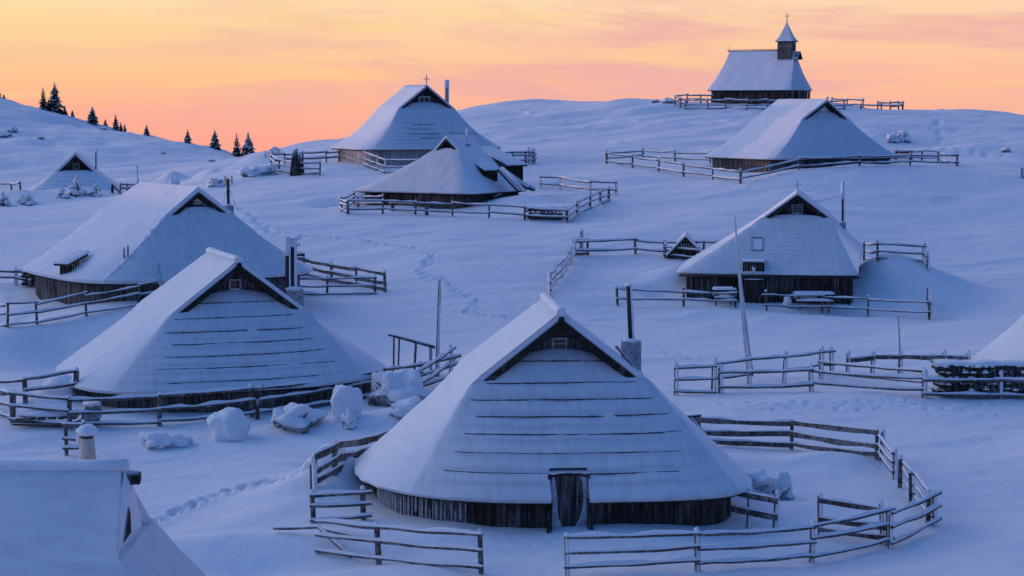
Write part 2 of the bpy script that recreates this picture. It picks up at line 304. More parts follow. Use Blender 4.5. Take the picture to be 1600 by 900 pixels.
# ------------------------------------------------------------------ mesh helpers
class MB:
    def __init__(s): s.v = []; s.f = []; s.m = []; s.sm = []
    def add(s, vs, fs, mi=0, smooth=False):
        o = len(s.v); s.v += [tuple(p) for p in vs]
        for f in fs: s.f.append(tuple(i + o for i in f)); s.m.append(mi); s.sm.append(smooth)
        return s
    def box(s, c, size, rz=0, mi=0, tilt=0, taper=1.0):
        sx, sy, sz = (q / 2 for q in size); cr, sr = math.cos(rz), math.sin(rz); vs = []
        for z in (-sz, sz):
            k = taper if z > 0 else 1
            for x, y in ((-sx, -sy), (sx, -sy), (sx, sy), (-sx, sy)):
                x *= k; y *= k; xx = x + z * tilt
                vs.append((c[0] + xx * cr - y * sr, c[1] + xx * sr + y * cr, c[2] + z))
        return s.add(vs, [(0, 3, 2, 1), (4, 5, 6, 7), (0, 1, 5, 4), (1, 2, 6, 5), (2, 3, 7, 6), (3, 0, 4, 7)], mi)
    def beam(s, p0, p1, wd, ht, mi=0, up=(0, 0, 1)):
        p0 = Vector(p0); p1 = Vector(p1); d = (p1 - p0).normalized(); u = Vector(up)
        sd_ = d.cross(u)
        if sd_.length < 1e-4: sd_ = d.cross(Vector((0, 1, 0)))
        sd_.normalize(); uu = sd_.cross(d); vs = []
        for p in (p0, p1):
            for a, b in ((-1, -1), (1, -1), (1, 1), (-1, 1)): vs.append(p + sd_ * a * wd / 2 + uu * b * ht / 2)
        return s.add(vs, [(0, 3, 2, 1), (4, 5, 6, 7), (0, 1, 5, 4), (1, 2, 6, 5), (2, 3, 7, 6), (3, 0, 4, 7)], mi)
    def tube(s, pts, rad, n=8, mi=0, smooth=True, caps=True, squash=1.0):
        pts = [Vector(p) for p in pts]; m = len(pts)
        rad = [rad] * m if isinstance(rad, (int, float)) else rad; vs = []
        for i, p in enumerate(pts):
            d = (pts[min(i + 1, m - 1)] - pts[max(i - 1, 0)]).normalized()
            a = d.cross(Vector((0, 0, 1)))
            if a.length < .05: a = Vector((1, 0, 0)) - d * d.x
            a.normalize(); b = a.cross(d)
            for k in range(n):
                t = 2 * math.pi * k / n; vs.append(p + (a * math.cos(t) + b * math.sin(t) * squash) * rad[i])
        fs = [(i * n + k, i * n + (k + 1) % n, (i + 1) * n + (k + 1) % n, (i + 1) * n + k) for i in range(m - 1) for k in range(n)]
        s.add(vs, fs, mi, smooth)
        if caps:
            o = len(s.v) - len(vs)
            s.f.append(tuple(o + k for k in range(n))[::-1]); s.m.append(mi); s.sm.append(False)
            s.f.append(tuple(o + (m - 1) * n + k for k in range(n))); s.m.append(mi); s.sm.append(False)
        return s
    def grid(s, G, mi=0, smooth=True, wrap=False, flip=False):
        nr, nc = len(G), len(G[0]); vs = [p for r in G for p in r]; fs = []
        for i in range(nr - 1):
            for j in range(nc if wrap else nc - 1):
                q = (i * nc + j, i * nc + (j + 1) % nc, (i + 1) * nc + (j + 1) % nc, (i + 1) * nc + j)
                fs.append(q[::-1] if flip else q)
        return s.add(vs, fs, mi, smooth)
    def blob(s, c, r, mi=0, nu=16, nv=10, amp=.18, seed=0, lo=0.0, freq=1.3, power=1.0, lon=0.0, rough=.6):
        """lumpy ellipsoid, cut off below lo*rz"""
        G = []
        for i in range(nv + 1):
            ph = math.pi * i / nv; row = []
            for j in range(nu):
                th = 2 * math.pi * j / nu
                d = Vector((math.sin(ph) * math.cos(th), math.sin(ph) * math.sin(th), math.cos(ph)))
                if power != 1.0: d = Vector([math.copysign(abs(q) ** power, q) for q in d])
                k = 1 + amp * 2 * mnoise.noise(d * freq + Vector((seed * 3.1, seed, 0))) + amp * rough * mnoise.noise(d * freq * 3.2 + Vector((seed, 9, 0)))
                z = d.z * k * r[2]; z = max(z, (lo + (lon * (mnoise.noise(Vector((math.cos(th) * 1.6, math.sin(th) * 1.6, seed * 1.9))) + .6 * mnoise.noise(Vector((math.cos(th) * 5, math.sin(th) * 5, seed * 1.3)))) if lon else 0)) * r[2])
                row.append((c[0] + d.x * k * r[0], c[1] + d.y * k * r[1], c[2] + z))
            G.append(row)
        return s.grid(G, mi, True, True, True)
    def build(s, name, mats, parent=None, loc=None, smooth_angle=None):
        me = bpy.data.meshes.new(name); me.from_pydata(s.v, [], s.f)
        for m in (mats if isinstance(mats, (list, tuple)) else [mats]): me.materials.append(m)
        me.polygons.foreach_set('material_index', s.m); me.polygons.foreach_set('use_smooth', s.sm); me.update()
        o = bpy.data.objects.new(name, me); C.objects.link(o)
        if parent is not None: o.parent = parent
        if loc is not None: o.location = loc
        return o
def thing(name, label, cat, loc=(0, 0, 0), rz=0, group=None):
    o = bpy.data.objects.new(name, None); C.objects.link(o); o.empty_display_size = .3
    o.location = loc; o.rotation_euler = (0, 0, rz); return tag(o, label, cat, group)
def tag(o, label, cat, group=None):
    o['label'] = label; o['category'] = cat
    if group: o['group'] = group
    return o
def local(o, p):
    M = Matrix.Translation(o.location) @ Matrix.Rotation(o.rotation_euler.z, 4, 'Z'); return M.inverted() @ Vector(p)
def dup(root, loc, rz=0, label=None, scale=1.0):
    r = root.copy(); C.objects.link(r); r.location = loc; r.rotation_euler = (0, 0, rz); r.scale = (scale,) * 3
    if label: r['label'] = label
    for ch in list(root.children):
        c = ch.copy(); C.objects.link(c); c.parent = r
        for g in ch.children:
            d = g.copy(); C.objects.link(d); d.parent = c
    return r

# ------------------------------------------------------------------ snow drifts and hollows (before anything is put on the ground)
bump(1425, 102.5, 3.4, 2.6, 1.5)       # big drift right of the chalet with the tables
bump(1385, 104, 1.6, 2.2, .7)
bump(1330, 98.5, 3.5, .9, -.25)
bump(1055, 104.5, 1.4, 1.2, .55); bump(1030, 102, 1.0, .8, -.35)
bump(515, 59.5, 1.0, 1.1, 1.25)        # drift against the front hut's left side
bump(470, 58, 1.6, 1.0, .45)
bump(90, 72.5, 1.1, 1.1, 1.15)         # cone drift left of the second hut
bump(20, 92, 3.0, 1.6, .55)
bump(822, 125.3, 2.6, 2.0, .85); bump(850, 122.5, 2.4, 1.5, .4); bump(905, 123, 1.6, 1.5, .5)
bump(1120, 63, 2.0, 1.5, .35); bump(1300, 64, 1.8, .9, .35); bump(1190, 59.5, 2.2, 1.2, -.25)
bump(900, 51.8, 7.0, 1.0, -.22)
bump(525, 131, 1.6, .8, -.45, .3); bump(500, 133, 2.0, .8, .35, .3)
bump(430, 56, 2.5, 1.2, .3, .5); bump(400, 53, 3.2, .8, .28); bump(390, 51.2, 3.6, .7, -.25)
bump(650, 68.8, 2.5, 1.2, .45); bump(520, 68, 1.8, 1.0, .3); bump(260, 66.5, 2.6, .8, .2)
bump(1380, 172, 4, 2.5, .9); bump(1570, 162, 5, 3, .7); bump(1500, 158, 6, 2, -.5)
bump(400, 160, 3.2, 2.2, 1.4); bump(330, 163, 1.6, 1.4, .9); bump(270, 165, 1.2, 1.1, .9)
bump(120, 158, 2.8, 1.6, .5); bump(20, 156, 2.8, 1.6, .6)
bump(900, 175, 14, 6, -.6)
bump(850, 138, 8, 1.2, .35)

# ------------------------------------------------------------------ ground sheet
def poly_path(pix, ylim=(30, 300)):
    return [at(px, py, *ylim) for px, py in pix]
def ground_sheet():
    us = np.concatenate([-np.geomspace(4.0, .26, 40), np.linspace(-.245, .245, 460), np.geomspace(.26, 4.0, 40)])
    ys = np.concatenate([np.linspace(-35, 42, 60), np.arange(42.6, 78, .13), np.arange(78, 132, .24), np.arange(132, 235, .5),
                         np.arange(235, 352, 1.1), 352 + np.geomspace(3, 26000, 60)])
    Ys, Us = np.meshgrid(ys, us, indexing='ij'); Xs = Us * (Ys + 40)
    Zs = terrain(Xs, Ys)
    Zs += (vnoise(Xs * 5, Ys * 5, 11) * .006 + vnoise(Xs * 1.9, Ys * 2.3, 12) * .018)
    rr = np.random.RandomState(3)
    def dent(x, y, r, h, rim=.25):
        i0, i1 = np.searchsorted(ys, (y - 3 * r, y + 3 * r)); ua = (x - 3 * r) / (y + 40), (x + 3 * r) / (y + 40); j0, j1 = np.searchsorted(us, (min(ua) - .002, max(ua) + .002))
        sx = Xs[i0:i1, j0:j1] - x; sy = Ys[i0:i1, j0:j1] - y; q = (sx * sx + sy * sy) / (r * r)
        Zs[i0:i1, j0:j1] += -h * np.exp(-q) + h * rim * np.exp(-(np.sqrt(q) - 1.6) ** 2 * 4)
    def trail(pix, step=.42, r=.16, h=.16, wob=.18, n=1):
        P = poly_path(pix)
        for k in range(n):
            for a, b in zip(P[:-1], P[1:]):
                Ld = (b - a).length; m = max(1, int(Ld / step)); nrm = Vector((-(b - a).y, (b - a).x, 0)).normalized()
                for i in range(m):
                    p = a.lerp(b, i / m) + nrm * ((.11 if i % 2 else -.11) + rr.uniform(-wob, wob))
                    dent(p.x, p.y, r * rr.uniform(.7, 1.1), h * .5 * rr.uniform(.5, 1.2))
    trail([(215, 830), (280, 798), (350, 770), (420, 752), (486, 733)], .24, .16, .32, .09, 2)
    trail([(470, 369), (520, 370), (570, 376), (615, 384), (655, 390), (678, 397), (668, 410), (660, 424), (672, 436), (695, 434)], .34, .15, .30, .16, 2)
    trail([(695, 434), (712, 455), (745, 470), (735, 485), (715, 487), (760, 492), (800, 498), (812, 503)], .34, .15, .30, .16, 2)
    trail([(1010, 547), (1050, 553), (1085, 560), (1100, 566)], .34, .18, .18, .14, 2)
    trail([(378, 325), (392, 335), (410, 352), (425, 362), (445, 368)], .5, .24, .22, .2, 2)
    trail([(1468, 186), (1462, 200), (1470, 212), (1462, 226)], .6, .3, .28, .35, 3)
    trail([(1455, 232), (1500, 236), (1560, 243), (1598, 250)], .9, .32, .22, .6, 3)
    trail([(860, 300), (1000, 306), (1120, 300), (1250, 283), (1400, 268), (1480, 262)], .6, .26, .12, .1, 1)
    for a in range(230):                               # trampled snow in front of the right-hand fence
        p = at(rr.uniform(1130, 1450), rr.uniform(622, 642)); dent(p.x, p.y, rr.uniform(.08, .17), rr.uniform(-.03, .08), .5)
    for a in range(22):
        p = at(rr.uniform(1450, 1590), rr.uniform(628, 650)); dent(p.x, p.y, rr.uniform(.10, .2), rr.uniform(-.04, .09), .4)
    for a in range(14):
        p = at(rr.uniform(800, 880), rr.uniform(840, 860)); dent(p.x, p.y, rr.uniform(.08, .16), rr.uniform(.0, .07), .4)
    nr, nc = Xs.shape
    me = bpy.data.meshes.new('snow_ground'); co = np.stack([Xs, Ys, Zs], -1).reshape(-1, 3)
    idx = np.arange(nr * nc).reshape(nr, nc)
    q = np.stack([idx[:-1, :-1], idx[:-1, 1:], idx[1:, 1:], idx[1:, :-1]], -1).reshape(-1, 4)
    me.vertices.add(len(co)); me.vertices.foreach_set('co', co.ravel())
    me.loops.add(q.size); me.loops.foreach_set('vertex_index', q.ravel())
    me.polygons.add(len(q)); me.polygons.foreach_set('loop_start', np.arange(0, q.size, 4)); me.polygons.foreach_set('loop_total', np.full(len(q), 4))
    me.polygons.foreach_set('use_smooth', np.ones(len(q), bool)); me.update(calc_edges=True); me.materials.append(SNOW)
    o = bpy.data.objects.new('ground', me); C.objects.link(o); o['kind'] = 'structure'; o['label'] = 'wind-drifted snow covering the whole alpine meadow'
ground_sheet()

# ------------------------------------------------------------------ hut builder (local frame: -y is the gable end that looks out, z = 0 at the ground)
class Hut: pass
def weld(o):
    import bmesh
    bm = bmesh.new(); bm.from_mesh(o.data); bmesh.ops.remove_doubles(bm, verts=bm.verts, dist=.0008); bm.to_mesh(o.data); bm.free(); o.data.update()
def hut(name, label, px, Yc, bz, rot, a, bf, bb, H, he, rf, rb, hg, w, gy, arch=.5, n=2.4, ts=.16, courses=9, sag=.08, wall=None, inset=.45,
        wn=None, wall_mat=None, hipm=None, lines=None, group='snow-covered herders\' huts of the village', seed=1, back_gable=True, gyb=None, course_lip=.03,
        gable_mat=None, barge=True, ridge_cap=False, side_sag=None, cat='hut', ox=0.0, aR=None, nR=None, dzR=0.0, rec=.52, soft=False, bw=1.0):
    h = Hut(); h.__dict__.update(locals())
    x0 = (px - 800) / FP * Yc
    root = thing(name, label, cat, (x0, Yc, bz), rot, group); h.root = root
    gyb = gyb if gyb is not None else gy
    rs = random.Random(seed); NS = 30; aR = aR or a; nR = nR or n
    def A_(x): return aR if x > 0 else a
    def N_(x): return nR if x > 0 else n
    def K_(x): return 2 ** (-1 / N_(x))
    cols = []                                        # (eave point xy, M point, ridge point or None, course weight)
    def ex(x, b): return b * max(0, 1 - abs(x / A_(x)) ** N_(x)) ** (1 / N_(x))
    def ey(y, b, sx): return A_(sx) * max(0, 1 - abs(y / b) ** N_(sx)) ** (1 / N_(sx))
    zr = H
    for i in range(NS):                              # front hip, left to right
        s = -1 + 2 * i / NS; x = s * A_(s) * K_(s); m = 1 - s * s
        cols.append(((x, -ex(x, bf), he), (ox + s * w, -gy, hg), None, 1 - abs(s) ** 3, arch * m))
    for i in range(NS):                              # right side, front to back
        s = -1 + 2 * i / NS; b = bf if s < 0 else bb; y = s * b * K_(1); t = (s + 1) / 2
        cols.append(((ey(y, b, 1), y, he + dzR * min(1, i / 1.0) * (1 if i < NS - 1 else 1)), (ox + w, -gy + (gy + gyb) * t, hg), (ox, -rf + (rf + rb) * t, zr), 0, 0))
    for i in range(NS):                              # back hip, right to left
        s = 1 - 2 * i / NS; x = s * A_(s) * K_(s); m = 1 - s * s
        cols.append(((x, ex(x, bb), he), (ox + s * w, gyb, hg), None, 0, arch * m))
    for i in range(NS):                              # left side, back to front
        s = 1 - 2 * i / NS; b = bf if s < 0 else bb; y = s * b * K_(-1); t = (s + 1) / 2
        cols.append(((-ey(y, b, -1), y, he), (ox - w, -gy + (gy + gyb) * t, hg), (ox, -rf + (rf + rb) * t, zr), 0, 0))
    NC = len(cols)
    vs = []
    for k in range(courses):
        for f in (0, .35, .7, .97): vs.append((k + f) / courses)
    vs.append(1.0)
    def lower(j, v, off, ext=0.0, lip=0.0):
        (xe, ye, ze), M, _, cw, ar = cols[j % NC]; M = Vector(M); E = Vector((xe, ye, ze)); d = E - M
        dh = Vector((d.x, d.y, 0)); Lh = dh.length; hn = dh / Lh; sl = -d.z / Lh; cosn = 1 / math.sqrt(1 + sl * sl); nn = Vector((hn.x * sl, hn.y * sl, 1)) * cosn
        VK = .11
        if ar and v < VK:                            # the hip snow climbs in an arc towards the gable boards
            t_ = 1 - v / VK; up_ = ar * t_; p = M + d * (v * (1 - t_) if v > 0 else 0); dy = min(up_ / max(sl, .3), (rec - .06) * up_ / max(arch, .01))
            p.z += up_; p.y += dy * (1 if M.y < 0 else -1); p.z -= sag * 4 * max(v, 0) * (1 - v)
        else: p = M + d * v; p.z -= sag * 4 * v * (1 - v)
        p += nn * off
        if lip:
            fr = (v * courses) % 1.0
            if v < 1: p += nn * (lip * cw * (fr - .5) * (1 if v > 0 else 0))
        if ext: p += hn * ext * v
        return p
    def upper(j, v, off):
        _, M, T, _, _ = cols[j % NC]; M = Vector(M); T = Vector(T); p = T + (M - T) * v
        sg = 1 if M.x > ox else -1; sl = (H - hg) / w; cosn = 1 / math.sqrt(1 + sl * sl)
        nn = Vector((sg * sl * cosn, 0, cosn)); nt_ = Vector((0, 0, 1)) / cosn
        f = min(1, v * 2.5); nrm = nt_ * (1 - f) + nn * f
        if v == 1: pass
        return p + nrm * off
    h.lower = lower
    def seam(j, off):                                # the shared row between upper and lower sheets on the sides
        return (lower(j, 0, off) + upper(j, 1, off)) / 2
    def nzv(p, amp): return amp * (mnoise.noise(p * .9 + Vector((seed, 0, 0))) + .5 * mnoise.noise(p * 2.4 + Vector((0, seed, 0))))
    def shell(mb, o_top, o_bot, ext, lip, namp, mi_side=0, mi_hip=0, rimj=0.0):
        rows = []
        for r_, v in enumerate(vs):
            row = []
            for j in range(NC):
                side = cols[j][2] is not None
                p = seam(j, o_top) if (v == 0 and side) else lower(j, v, o_top, ext, lip)
                if namp and 0 < v < 1: p.z += nzv(p, namp)
                row.append(p)
            rows.append(row)
        # rounded eave rim
        last = rows[-1]; rim = [lower(j, 1, o_top * .45 + o_bot * .55, ext + .035 + rimj * mnoise.noise(Vector(last[j]) * 1.7)) for j in range(NC)]
        bot = [lower(j, 1, o_bot, ext - .02) for j in range(NC)]; inn = [lower(j, .93, o_bot, 0) for j in range(NC)]
        allr = rows + [rim, bot, inn]
        for i in range(len(allr) - 1):
            for q in range(4):
                seg = [[allr[i][(q * NS + j) % NC] for j in range(NS + 1)], [allr[i + 1][(q * NS + j) % NC] for j in range(NS + 1)]]
                mb.grid(seg, mi_hip if q == 0 else mi_side, True, False, False)
        # closing strip up under the gable roof, front and back
        for q, sg in ((0, -1), (2, 1)):
            e0 = [rows[0][(q * NS + j) % NC] for j in range(NS + 1)]
            e1 = [Vector((ox + (p.x - ox) * .96, p.y - sg * .3, p.z + .02)) for p in e0]
            mb.grid([e1, e0], mi_hip if q == 0 else mi_side, True)
        KU = 8
        for q in (1, 3):                             # the two upper slopes
            G = []
            for i in range(KU + 1):
                v = i / KU; row = []
                for j in range(NS + 1):
                    jj = q * NS + j
                    if j == NS:                      # last column belongs to the next corner
                        T = (ox, rb if q == 1 else -rf, zr); M = (ox + w if q == 1 else ox - w, gyb if q == 1 else -gy, hg)
                        cols.append((cols[jj % NC][0], M, T, 0, 0)); jj = len(cols) - 1
                        def up_(off, v=v, M=Vector(M), T=Vector(T)):
                            p = T + (M - T) * v; sg2 = 1 if M.x > ox else -1; sl = (H - hg) / w; cn = 1 / math.sqrt(1 + sl * sl)
                            f = min(1, v * 2.5); return p + (Vector((0, 0, 1)) / cn * (1 - f) + Vector((sg2 * sl * cn, 0, cn)) * f) * off
                        if v == 1: p = (lower((q + 1) * NS % NC, 0, o_top) + up_(o_top)) / 2; p = rows[0][(q + 1) * NS % NC]
                        else: p = up_(o_top)
                        cols.pop()
                    else:
                        p = rows[0][jj] if v == 1 else upper(jj, v, o_top)
                    p = Vector(p)
                    if namp and 0 < v < 1 and 0 < j < NS: p.z += nzv(p, namp)
                    row.append(p)
                G.append(row)
            mb.grid(G, mi_side, True)
            # barge rims (gable edges) and underside
            for j, yy, sg in ((0 if q == 1 else NS, -rf, -1), (NS if q == 1 else 0, rb, 1)):
                top = [G[i][j] for i in range(KU + 1)]; sx = 1 if q == 1 else -1
                T0 = Vector((ox, yy, zr)); M0 = Vector((ox + sx * w, (-gy if sg < 0 else gyb), hg)); e1 = []; e2 = []; e3 = []
                for i in range(KU + 1):
                    v = i / KU; b0 = T0 + (M0 - T0) * v; e2.append(b0 + Vector((0, 0, o_bot))); e1.append((Vector(top[i]) + e2[-1]) / 2 + Vector((0, sg * .03, 0)))
                    e3.append(b0 + Vector((0, -sg * .55, o_bot)))
                mb.grid([top, e1, e2, e3], mi_side, True)
    hm = hipm or RSNOW
    mb = MB(); shell(mb, ts, .004, .02, course_lip, .055, 0, 1, .13); h.snow = mb.build('roof_snow', [RSNOW, hm], root)
    if soft: weld(h.snow)
    mb = MB(); shell(mb, 0.0, -.09, -.02, 0, 0); h.roof = mb.build('roof', DARKW, root)
    # ----- dark shingle courses peeping out of the thin snow on the hip
    if lines:
        mb = MB()
        def at_z(jf, zt, off):
            j = int(jf); f = jf - j; out = []
            for jj in (j, j + 1):
                lo_, hi_ = 0.0, 1.0
                for _ in range(22):
                    m_ = (lo_ + hi_) / 2
                    if lower(jj, m_, ts).z > zt + ts: lo_ = m_
                    else: hi_ = m_
                out.append(lower(jj, lo_, off))
            return out[0] * (1 - f) + out[1] * f
        for (zt, s0, s1) in lines:
            s = s0
            while s < s1:
                e = min(s1, s + rs.uniform(.6, 1.8)); pts = []; rr_ = []
                m = max(3, int((e - s) * 30)); dz_ = rs.uniform(-.012, .012)
                for i in range(m + 1):
                    q = s + (e - s) * i / m
                    p = at_z((q + 1) / 2 * NS, zt + dz_ + .016 * mnoise.noise(Vector((q * 2.2, zt * 4, seed))), ts + .012)
                    p.z += .012 * mnoise.noise(Vector((q * 14, zt * 40, seed))); pts.append(p); rr_.append(.024 * (1 + .6 * mnoise.noise(Vector((q * 21, zt * 31, 5)))) * (1 - .5 * abs(q) ** 4))
                rr_[0] = rr_[-1] = .004
                mb.tube(pts, rr_, 6, 0)
                s = e + (rs.uniform(.02, .09) if rs.random() < .3 else -.005)
        h.lines_o = mb.build('shingle_edge', LATH, root)
    # ----- walls: upright planks round the plan
    if wall is not False:
        wn_ = wn or n; wf, wb = bf - inset, bb - inset; mb = MB()
        pts = []
        M_ = 720
        for i in range(M_):
            t = 2 * math.pi * i / M_; c, s = math.cos(t), math.sin(t); b = wf if s < 0 else wb
            wq = (nR if c > 0 and nR != n else wn_); pts.append(Vector(((A_(c) - inset) * math.copysign(abs(c) ** (2 / wq), c), b * math.copysign(abs(s) ** (2 / wq), s), 0)))
        pts.append(pts[0].copy()); acc = 0; ppos = [pts[0]]; nxt = .17
        cum = [0]
        for p, q in zip(pts[:-1], pts[1:]): cum.append(cum[-1] + (q - p).length)
        tot = cum[-1]; d = 0; k = 0; bd = [0]
        while bd[-1] < tot - .12: bd.append(bd[-1] + rs.uniform(.12, .21))
        bd[-1] = tot
        def onp(dv):
            i = min(len(cum) - 2, max(0, int(np.searchsorted(cum, dv)) - 1)); f = (dv - cum[i]) / max(1e-6, cum[i + 1] - cum[i]); return pts[i].lerp(pts[i + 1], f)
        for d0, d1 in zip(bd[:-1], bd[1:]):
            p0, p1 = onp(d0 + .008), onp(d1 - .008); u = (p1 - p0); 
            if u.length < .02: continue
            u.normalize(); nn = Vector((u.y, -u.x, 0)); o = rs.uniform(-.012, .02); th = .035
            zt = he + .30; zb = -.9; tl = rs.uniform(-.01, .01)
            vs_ = []
            for z, sh in ((zb, 0), (zt, tl)):
                for p, q in ((p0, o), (p1, o), (p1, o - th), (p0, o - th)):
                    vs_.append((p + nn * q + u * sh) + Vector((0, 0, z)))
            mb.add(vs_, [(0, 1, 2, 3), (4, 7, 6, 5), (0, 4, 5, 1), (1, 5, 6, 2), (2, 6, 7, 3), (3, 7, 4, 0)], 0)
        # ends of rafters under the eave
        for i in range(0, len(bd) - 1, 7):
            p = onp(bd[i]); q = p.normalized(); mb.beam(p - q * .05 + Vector((0, 0, he + .02)), p + q * (inset * .6) + Vector((0, 0, he - .05)), .09, .10)
        h.wall_o = mb.build('wall', wall_mat or WALL, root)
    # ----- gable wall of short planks, barge boards
    gm = gable_mat or WALL
    for sg, gg in ((-1, gy),) + (((1, gyb),) if back_gable else ()):
        mb = MB(); x = -w
        while x < w:
            wd = rs.uniform(.13, .2); xm = min(w, x + wd / 2); zt = H - .08 - abs(xm) * (H - hg) / w; zb = hg + arch * (1 - (xm / w) ** 2) - .5
            if zt > zb + .05:
                sl = (H - hg) / w * (1 if xm > 0 else -1) * wd / 2 * .95; y = sg * (gg - rec) + rs.uniform(-.012, .012); th = .03
                x0_, x1_ = ox + xm - wd / 2 + .005, ox + xm + wd / 2 - .005
                mb.add([(x0_, y - th, zb), (x1_, y - th, zb), (x1_, y + th, zb), (x0_, y + th, zb), (x0_, y - th, zt + sl), (x1_, y - th, zt - sl), (x1_, y + th, zt - sl), (x0_, y + th, zt + sl)],
                       [(0, 3, 2, 1), (4, 5, 6, 7), (0, 1, 5, 4), (1, 2, 6, 5), (2, 3, 7, 6), (3, 0, 4, 7)], 0)
            x += wd
        mb.build('gable', gm, root)
        if barge:
            for sx in (-1, 1):
                mb = MB(); T0 = Vector((ox, sg * ((rf if sg < 0 else rb) + .03), H - .10)); M0 = Vector((ox + sx * (w + .0), sg * (gg + .03), hg - .10)); d = (M0 - T0)
                mb.beam(T0 - d.normalized() * 0, M0 + d.normalized() * .12, .045, .24 * bw)
                T1 = T0 + Vector((0, -sg * .3, -.13 * bw)); M1 = M0 + Vector((0, -sg * .3, -.13 * bw)); mb.beam(T1 + d * .06, M1 - d * .05, .09, .14 * bw)
                T1 = T0 + Vector((0, -sg * .12, -.10)); M1 = M0 + Vector((0, -sg * .12, -.10)); mb.beam(T1 + d * .03, M1 - d * .02, .05, .10)
                mb.build('barge_board', DARKW, root)
    if ridge_cap:
        mb = MB(); pts = []; rr_ = []
        for i in range(13):
            t = i / 12; pts.append((ox + .03 * mnoise.noise(Vector((t * 5, seed, 0))), -rf - .12 + (rf + rb + .2) * t, H + ts + .03)); rr_.append(.15 * (1 + .25 * mnoise.noise(Vector((t * 7, seed, 3)))))
        mb.tube(pts, rr_, 10, 0, True, True, .8); mb.build('ridge_snow', CSNOW, root)
        mb = MB(); mb.tube([(ox, -rf - .14, H + .02), (ox, rb + .1, H + .02)], .09, 8); mb.build('ridge_beam', DARKW, root)
    return h

# ------------------------------------------------------------------ fences
def rail_mb(p0, p1, r=.055, flat=False, snow=1.0, seed=0):
    p0 = Vector(p0); p1 = Vector(p1); Ld = (p1 - p0).length; m = max(3, int(Ld / .28)); pts = []; rr_ = []
    sid = (p1 - p0).cross(Vector((0, 0, 1))).normalized()
    for i in range(m + 1):
        t = i / m; p = p0.lerp(p1, t); p.z += (-.012 - .03 * abs(mnoise.noise(Vector((seed * 2.7, 4, 4))))) * math.sin(math.pi * t) * Ld / 2 + .03 * mnoise.noise(Vector((t * Ld, seed * 7.3, 0))); p += sid * .02 * mnoise.noise(Vector((t * Ld * .8, seed * 3.1, 5)))
        pts.append(p); rr_.append(r * (1 + .4 * mnoise.noise(Vector((t * Ld * .9, seed * 1.7, 9)))))
    mb = MB()
    if flat:
        G = []
        for p, q in zip(pts, rr_): G.append([p + sid * (-.022) + Vector((0, 0, -q * 1.5)), p + sid * .022 + Vector((0, 0, -q * 1.5)), p + sid * .022 + Vector((0, 0, q * 1.5)), p + sid * (-.022) + Vector((0, 0, q * 1.5))])
        mb.grid(G, 0, False, True); mb.add(G[0], [(0, 1, 2, 3)]); mb.add(G[-1], [(3, 2, 1, 0)])
    else: mb.tube(pts, rr_, 7, 0)
    if snow > 0:
        G = []
        for i, (p, q) in enumerate(zip(pts, rr_)):
            hh = snow * (.045 + .10 * mnoise.noise(Vector((p.x * 1.4, p.y * 1.4, seed)))) * (0.35 if i in (0, m) else 1); hh = max(.004, hh)
            bz = q * (1.45 if flat else .45); wd = .045 if flat else q * .98; row = []
            for k in range(7):
                t = math.pi * k / 6; row.append(p + sid * (-math.cos(t) * wd) + Vector((0, 0, bz + math.sin(t) * (hh + (0 if flat else q * .5)))))
            G.append(row)
        mb.grid(G, 1, True); mb.add(G[0], [tuple(range(7))[::-1]], 1); mb.add(G[-1], [tuple(range(7))], 1)
    return mb
def post_mb(hgt, r=.07, seed=0, cap=1.0, sq=True, lean=0.0, rime=.0):
    rs = random.Random(seed); mb = MB(); n = 4 if sq else 7; G = []
    a0 = rs.uniform(0, 6); k = 1.25 if sq else 1.0; lx = rs.uniform(-.06, .06) + lean; ly = rs.uniform(-.02, .02)
    zs = [-.5, 0, hgt * .5, hgt * .93, hgt]; sc = [1.1, 1.0, .96, .92, .72]
    for z, s in zip(zs, sc):
        G.append([Vector((math.cos(a0 + 2 * math.pi * i / n) * r * k * s + lx * z, math.sin(a0 + 2 * math.pi * i / n) * r * k * s * .85 + ly * z, z)) for i in range(n)])
    mb.grid(G, 0, not sq, True); mb.add(G[-1], [tuple(range(n))])
    if cap > 0: mb.blob((lx * hgt, ly * hgt, hgt - .02), (r * 1.05, r * .95, .10 * cap * rs.uniform(.7, 1.3)), 1, 10, 7, .2, seed, -.35)
    if rime > 0:
        G = []                                       # a sheet of wind-packed rime on the weather side
        for z in np.linspace(.0, hgt, 7):
            q = rime * (1 + .4 * mnoise.noise(Vector((z * 3, seed, 1)))) * (1 if 0 < z < hgt else .5)
            G.append([Vector((r * .8 * math.cos(t) + lx * z + q * .7 * max(0, math.cos(t * .5 - .4)) * 1.0, -(r * .9 + q) * math.sin(t) + ly * z, z)) for t in np.linspace(-.25, math.pi + .25, 8)])
        mb.grid(G, 1, True); mb.add(G[-1], [tuple(range(8))], 1)
    return mb
fcount = [0]
